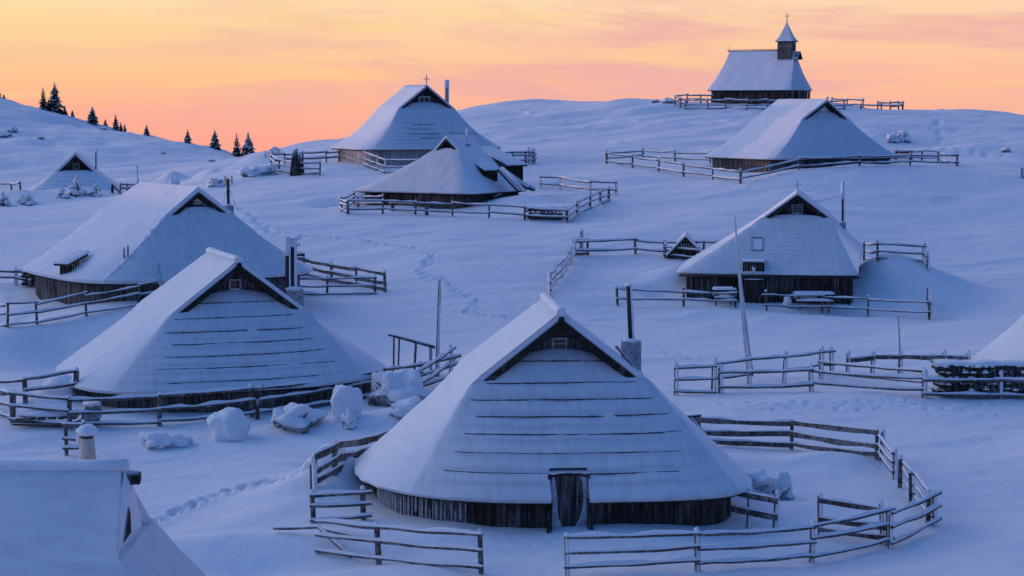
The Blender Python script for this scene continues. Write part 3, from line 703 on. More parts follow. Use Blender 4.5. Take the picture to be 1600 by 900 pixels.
def fence(label, posts, h=1.05, rails=(.92, .58, .22), r=.055, pr=.065, flat=False, ext0=.1, ext1=.1, group='rail fences of the village', closed=False, snow=1.0, rime=0.0, gaps=(), name='rail_fence', dz=0.0, cap=1.0):
    """posts: (px, py) of the foot, optionally height px, or world Vector"""
    fcount[0] += 1; sd_ = fcount[0]; P = []; hs = []
    for q in posts:
        if isinstance(q, Vector): p = q; hh = h
        else:
            p = PT(q[0], q[1], q[2]) if len(q) == 3 and q[2] > 0 else at(q[0], q[1])
            if len(q) == 3: p.z = ground(p.x, p.y)
            hh = h
        P.append(p + Vector((0, 0, dz))); hs.append(hh * (1 + .07 * mnoise.noise(Vector((p.x * 3, p.y * 3, 1)))))
    c = P[len(P) // 2]
    root = thing(name, label, 'fence', (c.x, c.y, c.z), 0, group)
    for i, (p, hh) in enumerate(zip(P, hs)):
        post_mb(hh, pr * (1 + .15 * mnoise.noise(p * 2)), sd_ * 31 + i, cap, rime=rime).build('post', [RAILW, CSNOW], root, p - c)
    for i in range(len(P) - 1):
        if i in gaps: continue
        a, b = P[i], P[i + 1]; d = (b - a).normalized(); nn = Vector((d.y, -d.x, 0)).normalized()
        if nn.y > 0: nn = -nn
        for k, fr in enumerate(rails):
            s = sd_ * 50 + i * 5 + k; j0 = mnoise.noise(Vector((s * 1.37, 1.2, 1))) * .15; j1 = mnoise.noise(Vector((s * 1.71, 7.3, 2))) * .15
            A_ = a + Vector((0, 0, hs[i] * fr + j0)) - d * (ext0 if i == 0 else .06) + nn * .09
            B_ = b + Vector((0, 0, hs[i + 1] * fr + j1)) + d * (ext1 if i == len(P) - 2 else .06) + nn * (.09 + (.0 if i % 2 else .03))
            rail_mb(A_ - c, B_ - c, r * (1 if k < 2 else .9), flat, snow, s).build('rail', [RAILW, CSNOW], root)
    return root

# ================================================================== HUTS
hutA = hut('oval_hut', 'largest oval hut, centre foreground, with dark shingle lines and a plank door', 862, 58.5, -11.9, R(5), 5.92, 5.35, 5.4,
           5.76, .86, 2.65, 2.0, 3.75, 2.55, 2.6, arch=.95, n=2.3, ts=.19, courses=8, sag=.0, inset=.45, hipm=HSNOW, course_lip=.025, wall_mat=WALL, soft=True, rec=.62, bw=.8, gable_mat=WALLF,
           lines=[(4.30, -.52, .50), (3.72, -.82, .80), (3.28, -.92, .90), (2.85, -.80, .93), (2.40, -.84, .92), (1.93, -.86, .80), (1.43, -.87, -.10), (1.43, .10, .72)],
           ridge_cap=True, seed=1, aR=5.55, nR=5.0)
hutB = hut('oval_hut', 'oval hut behind the long log fence at left, dark shingle lines on its roof', 345, 76, -11.35, R(21), 6.3, 5.5, 5.4,
           5.4, .88, 3.0, 2.2, 3.45, 2.55, 2.95, arch=.82, n=3.2, ts=.18, courses=9, sag=.0, inset=.5, hipm=HSNOW, course_lip=.02, wall_mat=WALLF, soft=True, rec=.60, bw=.8, gable_mat=WALLF,
           lines=[(3.76, -.62, .60), (3.24, -.90, .72), (2.78, -.91, .05), (2.78, .16, .74), (2.36, -.77, .76), (1.95, -.79, .78), (1.54, -.81, .80), (1.10, -.66, .56)], ridge_cap=True, seed=2, nR=2.4)
hutC = hut('oval_hut', 'long grey hut at the left with a dormer low on its deep smooth snow roof', 258, 96, -8.95, R(33), 6.3, 6.4, 6.1,
           4.95, .85, 4.1, 3.2, 3.75, 1.6, 4.15, bw=.7, arch=.35, n=3.6, ts=.22, courses=8, sag=.12, wall_mat=WALLF, hipm=HSNOW, course_lip=.02, seed=3)
hutD = hut('chalet_hut', 'hut with a cross on its gable and snowy tables by its dark wall', 1206, 104.5, -10.15, R(-9), 4.8, 4.6, 4.4,
           5.6, 1.50, 2.3, 2.4, 4.3, 1.75, 2.2, arch=.15, n=12, ts=.12, courses=14, sag=.06, hipm=HSNOW, course_lip=.02, seed=4, ox=1.4, dzR=1.15, wall_mat=WALL, bw=.8, wn=40)
hutE = hut('square_hut', 'plain hut with a sharp-edged snow roof on the slope just below the chapel', 1250, 143, -4.45, R(30), 6.1, 4.6, 4.5,
           5.0, .85, 3.0, 2.8, 3.65, 2.05, 2.8, arch=.5, n=10, ts=.15, courses=9, sag=.25, wall_mat=WALLF, hipm=HSNOW, course_lip=.0, seed=5, bw=.45, rec=.4)
hutF = hut('square_hut', 'highest hut at upper left, a cross on its ridge and a sun-tinted side wall', 650, 153, -4.15, R(24), 6.0, 5.0, 5.2,
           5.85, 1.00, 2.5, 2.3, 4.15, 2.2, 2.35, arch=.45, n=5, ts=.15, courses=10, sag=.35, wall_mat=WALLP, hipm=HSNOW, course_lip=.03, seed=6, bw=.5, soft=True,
           lines=[(2.75, -.5, .1), (2.4, -.55, -.05), (2.05, -.6, .15), (1.75, -.3, .3)])
hutG = hut('square_hut', 'hut ringed by its own fence in the middle distance, low dormers on its right slope', 691, 130, -6.6, R(-30), 4.75, 4.0, 4.1,
           4.65, 1.08, 1.6, 1.8, 3.8, .9, 1.5, bw=.5, arch=.1, n=9, ts=.14, courses=10, sag=.15, hipm=HSNOW, course_lip=.01, seed=7, ox=1.3)
hutH = hut('half_buried_hut', 'small hut half buried in snow at the far left, dark gable showing', 122, 162, -7.4, R(8), 4.7, 3.8, 4.0,
           3.55, .05, 1.8, 1.8, 2.05, 1.55, 1.7, arch=.1, n=5, ts=.2, courses=6, sag=.1, seed=8, bw=.6, soft=True)
hutI = hut('foreground_hut', 'nearest hut at the lower left corner, seen from beside its ridge', 514, 33, -12.0, R(90), 5.6, 6.0, 5.5,
           5.6, .9, 2.4, 6.0, 4.35, 1.5, 2.6, arch=.05, n=3.0, ts=.18, courses=8, sag=.12, hipm=HSNOW, ridge_cap=True, seed=9, gable_mat=CSNOW, rec=.12, barge=False)
hutI.root.location.x = -9.2
hutK = hut('edge_hut', 'hut cut off by the right edge of the picture, behind stacked logs', 1765, 79, -11.5, R(8), 6.3, 5.2, 5.2,
           5.5, .55, 2.6, 2.2, 3.7, 2.2, 2.6, arch=.6, n=2.6, ts=.17, courses=9, hipm=HSNOW, course_lip=.05, lines=[(2.7, -.8, .8), (2.0, -.8, .8), (1.2, -.85, .8)], ridge_cap=True, seed=10)

# ---- hut details -------------------------------------------------------------
def part(root, name, mb, mats, label=None):
    o = mb.build(name, mats, root)
    if label: o['label'] = label
    return o
def gable_window(h, x, z, wd, ht, panes=(1, 1), snowy=True, frame=.05, y=None, shutter=False, name='window'):
    y = -(h.gy - h.rec) - .06 if y is None else y
    mb = MB(); x += h.ox
    for sx in (-1, 1): mb.box((x + sx * wd / 2, y, z), (frame, .07, ht + frame))
    for sz in (-1, 1): mb.box((x, y - .005, z + sz * ht / 2), (wd + frame * 1.6, .08, frame))
    for i in range(1, panes[0]): mb.box((x - wd / 2 + wd * i / panes[0], y, z), (frame * .6, .05, ht - frame))
    for i in range(1, panes[1]): mb.box((x, y + .005, z - ht / 2 + ht * i / panes[1]), (wd - frame, .04, frame * .6))
    o = part(h.root, name, mb, PALE)
    mb = MB(); mb.box((x, y + .03, z), (wd - frame, .012, ht - frame)); mb.build('pane', GLASS, o)
    if snowy:
        mb = MB(); mb.blob((x, y - .04, z - ht / 2 + frame * .5), (wd * .5, .07, .07), 0, 14, 7, .2, 3, -.2); mb.build('sill_snow', CSNOW, o)
    return o
def cross(h, p, ht=.55, wd=.34, t=.035, m=None, finial=False):
    mb = MB(); x, y, z = p; mb.box((x, y, z + ht / 2), (t, t, ht)); mb.box((x, y, z + ht * .66), (wd, t * .9, t))
    for q in ((x - wd / 2, z + ht * .66), (x + wd / 2, z + ht * .66), (x, z + ht)): mb.blob((q[0], y, q[1]), (t * .8,) * 3, 0, 8, 6, 0)
    return part(h.root if hasattr(h, 'root') else h, 'cross', mb, METAL)
def stovepipe(h, base, top, r=.07, box=None, collar=None, cap=True, mat_=None, name='chimney', snowr=1.0, lean=(0, 0)):
    """base, top in local coordinates; box = (w, d, h) of the casing the pipe stands in"""
    root = h.root; b = Vector(base); t = Vector(top)
    if box:
        mb = MB(); mb.box((b.x, b.y, b.z + box[2] / 2 - .6), (box[0], box[1], box[2] + 1.2), 0, 0); mb.blob((b.x, b.y, b.z + box[2]), (box[0] * .54, box[1] * .54, .09), 1, 14, 7, .12, 5, -.4)
        o = part(root, name, mb, [METAL, CSNOW]); pb = b + Vector((0, 0, box[2]))
    else: o = None; pb = b - Vector((0, 0, .6))
    mb = MB(); mb.tube([pb, t], [r, r * .95], 10, 0)
    if collar: mb.tube([t - Vector((0, 0, collar)), t - Vector((0, 0, collar * .5)), t], [r * 1.2, r * 1.35, r * 1.3], 10, 1)
    # rime packed on the lee side
    G = []
    for i in range(9):
        f = i / 8; p = pb.lerp(t, f); q = r * .7 * snowr * (1 + .35 * mnoise.noise(Vector((f * 9, p.x, 2))))
        G.append([Vector((p.x + (r * .6 + q) * math.cos(a_) * (1.0), p.y - (r * 1.02) * math.sin(a_), p.z)) for a_ in np.linspace(-1.2, 1.25, 7)])
    mb.grid(G, 1, True)
    if cap: mb.blob((t.x, t.y, t.z + .02), (r * 1.25, r * 1.25, .06), 1, 10, 6, .2, 2, -.3)
    ob = mb.build('flue_pipe' if o else name, [mat_ or DMETAL, CSNOW], o or root)
    return ob
def L_(h, px, py, Yd): return local(h.root, PT(px, py, Yd))
def on_roof(h, px, py):
    """the point of the snow roof that stands at this place of the survey photo, in the hut's own frame"""
    from mathutils.bvhtree import BVHTree
    if not hasattr(h, 'bvh'): h.bvh = BVHTree.FromPolygons([v.co for v in h.snow.data.vertices], [tuple(p.vertices) for p in h.snow.data.polygons])
    o = local(h.root, (0, 0, 0)); d = (local(h.root, PT(px, py, 100.0)) - o).normalized()
    hit = h.bvh.ray_cast(o, d); return hit[0] if hit[0] is not None else None

# front hut: gable window, plank door in its own notch, chimney box and flue, lean-to edge on the right slope
gable_window(hutA, .02, 4.62 + .28, .40, .46, (1, 3))
yd = -4.97
def notch(o, x0, x1, ztop, ymax=-3.5):
    """cut the doorway out of the eave of a roof mesh"""
    import bmesh
    bm = bmesh.new(); bm.from_mesh(o.data)
    for co, no in (((x0, 0, 0), (1, 0, 0)), ((x1, 0, 0), (1, 0, 0)), ((0, 0, ztop), (0, 0, 1))):
        fs = [f for f in bm.faces if f.calc_center_median().y < ymax and f.calc_center_median().z < ztop + 1.0 and x0 - 1 < f.calc_center_median().x < x1 + 1]
        g = list({v for f in fs for v in f.verts}) + list({e for f in fs for e in f.edges}) + fs
        bmesh.ops.bisect_plane(bm, geom=g, dist=1e-5, plane_co=co, plane_no=no)
    dl_ = [f for f in bm.faces if f.calc_center_median().y < ymax and x0 < f.calc_center_median().x < x1 and f.calc_center_median().z < ztop]
    bmesh.ops.delete(bm, geom=dl_, context='FACES'); bm.to_mesh(o.data); bm.free(); o.data.update()
dx0, dx1, dzt = -.12, .96, 1.76; DSH = -.46
notch(hutA.snow, dx0 + DSH, dx1 + DSH, dzt); notch(hutA.roof, dx0 + DSH, dx1 + DSH, dzt - .16); notch(hutA.lines_o, dx0 + DSH - .03, dx1 + DSH + .03, dzt - .02)
mb = MB(); k = -.54; rs_ = random.Random(4)
while k < .54:
    wd = rs_.uniform(.12, .18); mb.box((k + wd / 2 + .42, yd + rs_.uniform(-.008, .008), .66), (wd - .012, .05, 1.94)); k += wd
door = part(hutA.root, 'door', mb, WALL, 'dark plank door with wind-blown snow along both sides')
mb = MB(); mb.box((.62, yd - .04, .98), (.34, .02, .03)); mb.tube([(.72, yd - .03, .74), (.72, yd - .09, .80), (.72, yd - .03, .88)], .012, 6); mb.build('door_handle', DMETAL, door)
mb = MB()
for sx, xx in ((-1, dx0), (1, dx1)):
    mb.beam((xx + sx * .10, -5.42, -.35), (xx + sx * .01, -4.98, 1.62), .07, .09, up=(0, 1, 0))
    mb.add([(xx, -5.36, -.2), (xx, -5.36, .98), (xx, -4.62, 1.80), (xx, -4.62, -.2), (xx - sx * .03, -5.36, -.2), (xx - sx * .03, -5.36, .98), (xx - sx * .03, -4.62, 1.80), (xx - sx * .03, -4.62, -.2)],
           [(0, 1, 2, 3), (7, 6, 5, 4), (0, 4, 5, 1), (1, 5, 6, 2), (2, 6, 7, 3), (3, 7, 4, 0)])
mb.tube([(dx0, -4.99, 1.56), (dx0 + .2, -5.0, 1.62), (.42, -5.0, 1.64), (dx1 - .2, -5.0, 1.62), (dx1, -4.99, 1.56)], .05, 8)
mb.add([(dx0, -5.0, 1.63), (dx1, -5.0, 1.63), (dx1, -4.5, 1.72), (dx0, -4.5, 1.72)], [(0, 1, 2, 3)])
part(hutA.root, 'door_frame', mb, DARKW)
mb = MB(); mb.blob((.42, yd - .16, -.12), (.50, .28, .20), 0, 18, 8, .2, 3, -.6); part(hutA.root, 'threshold_snow', mb, CSNOW)
def plaster(h, rows, y, seed, name='wind_plastered_snow', th=.035):
    """thin wind-plastered snow on an upright surface: rows of (z, x0, x1) from the top down, swelling to th"""
    G = []
    for i, (z, x0, x1) in enumerate(rows):
        e = 0 if i in (0, len(rows) - 1) else 1; row = []
        for k in range(9):
            t = k / 8; row.append((x0 + (x1 - x0) * t, y - th * (1 - (2 * t - 1) ** 6) * e + .012 * mnoise.noise(Vector((x0 + t * 2, z * 3, seed))), z + .02 * mnoise.noise(Vector((t * 4, z * 3, seed)))))
        G.append(row)
    mb = MB(); mb.grid(G, 0, True); return part(h.root, name, mb, RIMEN if h is hutA else CSNOW)
plaster(hutA, [(1.57, .74, .93), (1.4, .80, .95), (1.2, .82, .98), (1.0, .84, 1.0), (.8, .83, 1.02), (.55, .78, 1.04), (.35, .72, 1.06), (.15, .62, 1.08), (0, .52, 1.10), (-.2, .44, 1.10)], yd - .03, 1)
plaster(hutA, [(1.55, -.06, .02), (1.25, -.10, .06), (.95, -.12, .09), (.6, -.15, .10), (.35, -.18, .14), (.12, -.20, .24), (-.02, -.2, .34), (-.2, -.22, .44)], yd - .04, 2)
for o_ in hutA.root.children:
    if o_.name.split('.')[0] in ('door', 'door_frame', 'threshold_snow', 'wind_plastered_snow'): o_.location.x = DSH
mb = MB(); rs_ = random.Random(9); t_ = 192.0            # the weather end of the wall: rime and snow blown into the plank joints
while t_ < 243:
    f = (t_ - 192) / 51; wdeg = rs_.uniform(1.2, 3.4) * (1 - .65 * f); top = .84 - rs_.uniform(0, .25) * f; bot = -.4; G = []
    if f > .45: 
        if rs_.random() < .5: bot = -.4; top = rs_.uniform(.0, .7)
        else: bot = rs_.uniform(-.3, .3); top = .84
    for zi in range(7):
        z = bot + (top - bot) * zi / 6; k_ = (1 if 0 < zi < 6 else .1) * (.6 + .5 * mnoise.noise(Vector((t_, z * 2.5, 1)))); row = []
        for q in range(5):
            t = R(t_ + wdeg * ((q / 4 - .5) * k_ + .5)); c, s_ = math.cos(t), math.sin(t); o_ = (.035 if 0 < q < 4 else -.02)
            row.append((-(5.92 - .45 + o_) * abs(c) ** (2 / 2.3), -(5.35 - .45 + o_) * abs(s_) ** (2 / 2.3), z))
        G.append(row)
    mb.grid(G, 0, True, False, True); t_ += wdeg * (1 + rs_.uniform(-.15, .1) + 1.6 * f * f * rs_.random())
part(hutA.root, 'wind_plastered_snow', mb, RIMEN)
stovepipe(hutA, L_(hutA, 986, 566, 59.0), L_(hutA, 982, 447, 59.0), .085, (.56, .5, .66), cap=True)
mb = MB(); a_, b_ = L_(hutA, 962, 541, 57.5), L_(hutA, 1010, 596, 57.0)
mb.beam(a_, b_, .06, .05); mb.beam(a_ + Vector((.06, .2, -.02)), b_ + Vector((.06, .2, 0)), .05, .05); part(hutA.root, 'ladder_rail', mb, RAILW)
mb = MB(); a_, b_ = L_(hutA, 1078, 654, 58.8), L_(hutA, 1127, 712, 58.0)
mb.beam(a_, b_, .10, .16); mb.beam(a_ + Vector((-.05, .12, .03)), b_ + Vector((-.05, .12, .0)), .22, .05)
mb.tube([a_ + Vector((-.12, 0, .05)), a_ + Vector((.35, .05, .08))], .05, 7); part(hutA.root, 'side_eave_board', mb, DARKW)

# second hut: gable window, studs, chimney with three rimed pipes
gable_window(hutB, -.02, 4.28 + .30, .42, .42, (1, 1))
for x in (-.75, .12, .95):
    mb = MB(); mb.box((x, -(hutB.gy - hutB.rec + .06), 4.5 - abs(x) * .2), (.07, .05, 1.0 - abs(x) * .4)); part(hutB.root, 'gable_stud', mb, WALLF)
cb_ = L_(hutB, 458, 456, 76.5)
stovepipe(hutB, L_(hutB, 449, 462, 76.5), L_(hutB, 449, 372, 76.5), .10, collar=.7, mat_=DMETAL)
stovepipe(hutB, L_(hutB, 457, 462, 76.7), L_(hutB, 457, 374, 76.7), .11, None, collar=.3, mat_=DMETAL, name='flue_pipe')
mb = MB(); mb.box((cb_.x + .05, cb_.y, cb_.z - .55), (.62, .5, 1.3)); mb.blob((cb_.x + .05, cb_.y, cb_.z + .10), (.36, .3, .12), 1, 14, 7, .15, 3, -.4); part(hutB.root, 'chimney', mb, [METAL, CSNOW])
mb = MB(); p_ = L_(hutB, 462, 373, 76.8); mb.tube([p_ + Vector((0, 0, -2.1)), p_], .05, 7, 0); mb.tube([p_ + Vector((-.35, 0, -.05)), p_ + Vector((.22, 0, .02))], .05, 7, 0)
mb.blob(p_ + Vector((-.28, 0, -.1)), (.09, .09, .16), 0, 8, 6, .2, 1); mb.blob(p_ + Vector((.12, 0, -.3)), (.07, .07, .14), 0, 8, 6, .2, 2); part(hutB.root, 'rimed_bracket', mb, CSNOW)

# long grey hut: shutter in the gable, dormer, twin vents, pole with antenna, lamp boxes on the wall
gable_window(hutC, .15, 4.55, .50, .42, (1, 1), shutter=True)
plaster(hutC, [(4.85, -.05, .1), (4.7, -.2, .35), (4.55, -.3, .6), (4.4, .45, .85), (4.2, .45, 1.15), (4.0, .3, 1.45), (3.85, .2, 1.5)], -(hutC.gy - hutC.rec) - .05, 4)
stovepipe(hutC, L_(hutC, 357, 326, 95), L_(hutC, 356, 280, 95), .075, (.4, .4, .15))
mb = MB(); t_ = L_(hutC, 356, 283, 95)
mb.tube([t_ + Vector((-.14, 0, 0)), t_ + Vector((.2, 0, 0))], .045, 7); mb.box(t_ + Vector((-.16, 0, .05)), (.09, .09, .42)); mb.box(t_ + Vector((.2, 0, .05)), (.09, .09, .40)); part(hutC.root, 'aerial', mb, CLAY)
for (x1, y1) in ((349, 318), (372, 330)):
    mb = MB(); mb.tube([t_ + Vector((0, 0, -.2)), L_(hutC, x1, y1, 95)], .008, 4); part(hutC.root, 'guy_wire', mb, DMETAL)
for dx in (0, 6):
    mb = MB(); a_ = on_roof(hutC, 194 + dx, 403); mb.tube([a_ - Vector((0, 0, .5)), a_ + Vector((0, 0, .42 + dx * .02))], .05, 7, 0); mb.blob(a_ + Vector((0, 0, .44 + dx * .02)), (.07, .07, .07), 1, 8, 6, .1, 1); part(hutC.root, 'vent_pipe', mb, [METAL, CSNOW])
def dormer(h, pf, yaw, wd, depth, ht, drop, tip=.0, ts=.14, name='dormer', wall_=True, mats=None):
    """shed dormer: pf = centre of its front edge (local, world size), yaw = direction it looks, roof falls towards the front"""
    M = Matrix.Translation(pf) @ Matrix.Rotation(yaw, 4, 'Z'); W = lambda x, y, z: M @ Vector((x, y, z))
    mb = MB(); G0 = []; G1 = []
    for i in range(9):
        t = i / 8; y = -.15 + t * depth; z = t * drop
        G0.append([W(-wd / 2 - .12 + (wd + .24) * j / 8, y, z + ts * (1 if 0 < j < 8 else .55) * (1 if i > 0 else .55)) for j in range(9)])
    G1 = [[W(-wd / 2 - .12 + (wd + .24) * j / 8, -.15 + i / 8 * depth, i / 8 * drop) for j in range(9)] for i in range(9)]
    mb.grid(G0, 1, True); mb.grid(G1, 0, False, False, True)
    mb.grid([G0[0], G1[0]], 1, False); mb.grid([[r[0] for r in G0], [r[0] for r in G1]], 1, False); mb.grid([[r[-1] for r in G0], [r[-1] for r in G1]], 1, False)
    mb.beam(W(-wd / 2 - .15, -.12, -.05), W(wd / 2 + .15, -.12, -.05), .06, .10)
    mb.beam(W(-wd / 2 - .10, -.12, -.05), W(-wd / 2 - .10, depth * .9 - .15, drop * .9 - .05), .05, .10); mb.beam(W(wd / 2 + .10, -.12, -.05), W(wd / 2 + .10, depth * .9 - .15, drop * .9 - .05), .05, .10)
    o = part(h.root, name, mb, [DARKW, RSNOW])
    mb = MB(); n_ = max(3, int(wd / .16))
    for k in range(n_): mb.beam(W(-wd / 2 + wd * (k + .5) / n_, .12, -ht), W(-wd / 2 + wd * (k + .5) / n_, .12, -.06), wd / n_ * .93, .03, up=(0, 1, 0))
    for sx in (-1, 1):
        for k in range(int(depth * .5 / .16)): mb.beam(W(sx * wd / 2, .2 + k * .16, -ht + .0), W(sx * wd / 2, .2 + k * .16, -.05 + (.2 + k * .16) / depth * drop), .03, .15, up=(0, 1, 0))
    mb.build('dormer_wall', WALL, o); return o
pd_ = on_roof(hutC, 106, 424)
dormer(hutC, pd_ + Vector((-.25, -.10, .38)), R(-62), .62, 1.55, .55, .46, ts=.11)
pts = [hutC.lower(0, v_ / 60, hutC.ts - .03) + Vector((.05 * mnoise.noise(Vector((v_ * .4, 1, 1))), .0, 0)) for v_ in range(61)]      # wind-torn lip of snow down the left hip edge
mb = MB(); mb.tube(pts, [max(.02, .10 + .16 * mnoise.noise(Vector((v_ * .33, 5, 1))) + .07 * mnoise.noise(Vector((v_ * 1.1, 2, 1)))) for v_ in range(61)], 9, 0, squash=.8)
part(hutC.root, 'arris_snow', mb, CSNOW)
for (px, py) in ((222, 446), (181, 462)):
    mb = MB(); a_ = L_(hutC, px, py, 90.2); mb.box(a_, (.24, .24, .26), R(20)); mb.blob(a_ + Vector((0, 0, .13)), (.15, .15, .09), 1, 10, 6, .1, 1, -.3); part(hutC.root, 'meter_box', mb, [PALE, CSNOW])
mb = MB(); mb.beam(L_(hutC, 251, 446, 88.6), L_(hutC, 247, 411, 89.2), .13, .10); part(hutC.root, 'leaning_board', mb, RIMEN)
mb = MB(); a_ = L_(hutC, 464, 398, 104); mb.box(a_, (.7, .5, .14)); mb.blob(a_ + Vector((0, 0, .08)), (.38, .28, .12), 1, 10, 6, .1, 1, -.3); part(hutC.root, 'roof_ledge', mb, [DARKW, CSNOW])

# right-edge hut: fat roll of snow down its left hip edge
pts = [hutK.lower(0, v_ / 24, hutK.ts + .05) for v_ in range(25)]
mb = MB(); mb.tube(pts, [.20 * (1 + .5 * mnoise.noise(Vector((v_ * .35, 3, 1)))) for v_ in range(25)], 10, 0, squash=.7); part(hutK.root, 'arris_snow', mb, CSNOW)
# chalet hut with tables
gable_window(hutD, .0, 4.78, .52, .50, (2, 4)); cross(hutD, (hutD.ox, -2.33, 5.75), .55, .36, .04)
mb = MB(); mb.blob((hutD.ox, -2.35, 5.72), (.12, .12, .14), 0, 10, 7, .1, 1); part(hutD.root, 'ridge_knob', mb, CSNOW)
stovepipe(hutD, L_(hutD, 1317, 360, 104), L_(hutD, 1317, 286, 104), .075, (.30, .30, .42), collar=.85, mat_=DMETAL)
mb = MB(); mb.tube([L_(hutD, 1312, 307, 104), L_(hutD, 1266, 317, 104.5)], .009, 4); part(hutD.root, 'guy_wire', mb, DMETAL)
def on_hip(h, s, v, off=0):
    jf = (s + 1) / 2 * 30; j = int(jf); f = jf - j; return h.lower(j, v, h.ts + off) * (1 - f) + h.lower(j + 1, v, h.ts + off) * f
def on_hip_x(h, x, v, off=0):
    lo_, hi_ = -1.0, 1.0
    for _ in range(30):
        m_ = (lo_ + hi_) / 2
        if on_hip(h, m_, v).x < x: lo_ = m_
        else: hi_ = m_
    return on_hip(h, m_, v, off)
hx0, hx1, hv0, hv1 = L_(hutD, 1175, 378, 101).x, L_(hutD, 1192, 378, 101).x, .36, .58
fr_ = [on_hip_x(hutD, hx0, hv1, .03), on_hip_x(hutD, hx1, hv1, .03), on_hip_x(hutD, hx1, hv0, .03), on_hip_x(hutD, hx0, hv0, .03)]
mb = MB()
for a_, b_ in zip(fr_, fr_[1:] + fr_[:1]): mb.beam(a_, b_, .05, .05)
ht_ = part(hutD.root, 'roof_hatch', mb, RAILW)
mb = MB(); q_ = [p - Vector((0, 0, .012)) for p in fr_]; mb.add([p for p in q_] + [p - Vector((0, 0, .05)) for p in q_], [(0, 1, 2, 3), (4, 7, 6, 5), (0, 4, 5, 1), (1, 5, 6, 2), (2, 6, 7, 3), (3, 7, 4, 0)]); mb.build('hatch_lid', RSNOW, ht_)
xd = L_(hutD, 1176, 440, 99.5).x; yw = -(4.6 - .45)
mb = MB(); k = -.45
while k < .45: mb.box((xd + k + .07, yw - .42, 1.05), (.13, .04, 2.1)); k += .15
dd = part(hutD.root, 'door', mb, WALL, 'half door, the upper half open')
mb = MB(); mb.box((xd, yw - .45, 1.22), (1.0, .09, .07)); mb.blob((xd, yw - .46, 1.26), (.5, .06, .05), 1, 12, 6, .15, 2, -.2); mb.box((xd - .5, yw - .40, 1.0), (.08, .12, 2.25)); mb.box((xd + .5, yw - .40, 1.0), (.08, .12, 2.25)); mb.box((xd, yw - .40, 2.15), (1.1, .14, .08)); part(hutD.root, 'door_frame', mb, [DARKW, CSNOW])
mb = MB(); mb.box((xd, yw - .36, 2.26), (1.15, 1.3, .08)); part(hutD.root, 'door_roof', mb, RSNOW)
plaster(hutD, [(2.0, xd - .1, xd + .2), (1.75, xd - .06, xd + .12), (1.55, xd - .0, xd + .08)], yw - .43, 7, th=.02)
mb = MB(); e_ = hutD.lower; mb.tube([Vector((-4.7, -4.63, 1.42)), Vector((4.65, -4.63, 1.42))], .055, 8); mb.tube([Vector((4.3, -4.6, 1.4)), Vector((4.15, -4.3, 1.2)), Vector((4.15, -4.25, -.3))], .045, 7); part(hutD.root, 'gutter', mb, DMETAL)

# sharp-edged hut
plaster(hutE, [(4.85, -.1, .1), (4.6, -.35, .35), (4.35, -.55, .65), (4.1, -.5, .95), (3.9, -.3, 1.2), (3.6, -.2, 1.6)], -(hutE.gy - hutE.rec) - .03, 4, th=.06)
mb = MB(); mb.blob((0, -3.0, 5.18), (.14, .16, .16), 0, 10, 7, .1, 1); part(hutE.root, 'ridge_knob', mb, CSNOW)
# highest hut
gable_window(hutF, 0, 4.72, .85, .72, (2, 1), frame=.11); cross(hutF, (0, -2.4, 5.95), .78, .46, .06)
stovepipe(hutF, L_(hutF, 698, 156, 154), L_(hutF, 698, 126, 154), .15, None, collar=.6, mat_=METAL)
mb = MB(); a_ = L_(hutF, 519, 233, 153); mb.beam(a_, a_ + Vector((.5, .1, .35)), .1, .1); part(hutF.root, 'eave_bracket', mb, DARKW)
# fenced hut in the middle
mb = MB(); a_ = L_(hutG, 703, 212, 127.5); b_ = L_(hutG, 744, 213, 131); mb.tube([a_ + Vector((0, 0, .18)), b_ + Vector((0, 0, .16))], .03, 5); mb.tube([a_ + Vector((0, 0, -.2)), a_ + Vector((0, 0, .75))], .025, 5); mb.tube([b_ + Vector((0, 0, -.4)), b_ + Vector((0, 0, .16))], .02, 5); part(hutG.root, 'lightning_rod', mb, METAL)
stovepipe(hutG, L_(hutG, 730, 232, 129), L_(hutG, 730, 201, 129), .07, (.34, .34, .3), collar=.55, mat_=CLAY)
dormer(hutG, L_(hutG, 768, 266, 127.6), R(100 - 30), 1.2, 2.2, .75, .9)
dormer(hutG, L_(hutG, 806, 258, 130.5), R(75), 1.6, 3.2, 1.3, 1.1)
mb = MB()
for (x1, y1, Y1, x2, y2, Y2, ww) in ((780, 265, 127.2, 812, 299, 125.8, .34), (786, 266, 127.8, 826, 294, 126.4, .5), (806, 286, 127.5, 834, 297, 126.5, .3)):
    mb.beam(L_(hutG, x1, y1, Y1), L_(hutG, x2, y2, Y2), ww, .14)
part(hutG.root, 'entrance_roof', mb, DARKW)
mb = MB()
for (x1, y1, Y1, x2, y2, Y2, ww) in ((784, 262, 127.3, 818, 297, 125.9, .42), (806, 283, 127.6, 836, 294, 126.6, .4)):
    A1 = L_(hutG, x1, y1, Y1); A2 = L_(hutG, x2, y2, Y2); mb.tube([A1, A1.lerp(A2, .5) + Vector((0, 0, .04)), A2], [ww * .42, ww * .5, ww * .4], 9, 0, squash=.5)
part(hutG.root, 'entrance_roof_snow', mb, RSNOW)
mb = MB(); mb.beam(L_(hutG, 770, 308, 126.6), L_(hutG, 783, 303, 126.9), .5, .06); mb.beam(L_(hutG, 763, 322, 126.4), L_(hutG, 779, 305, 126.6), .35, .06); part(hutG.root, 'wind_board', mb, DARKW)
# half-buried hut
gable_window(hutH, 0, 2.62, .5, .42, (1, 1), snowy=False)
stovepipe(hutH, L_(hutH, 150, 263, 162), L_(hutH, 150, 234, 162), .075, None, collar=.25, mat_=DMETAL)
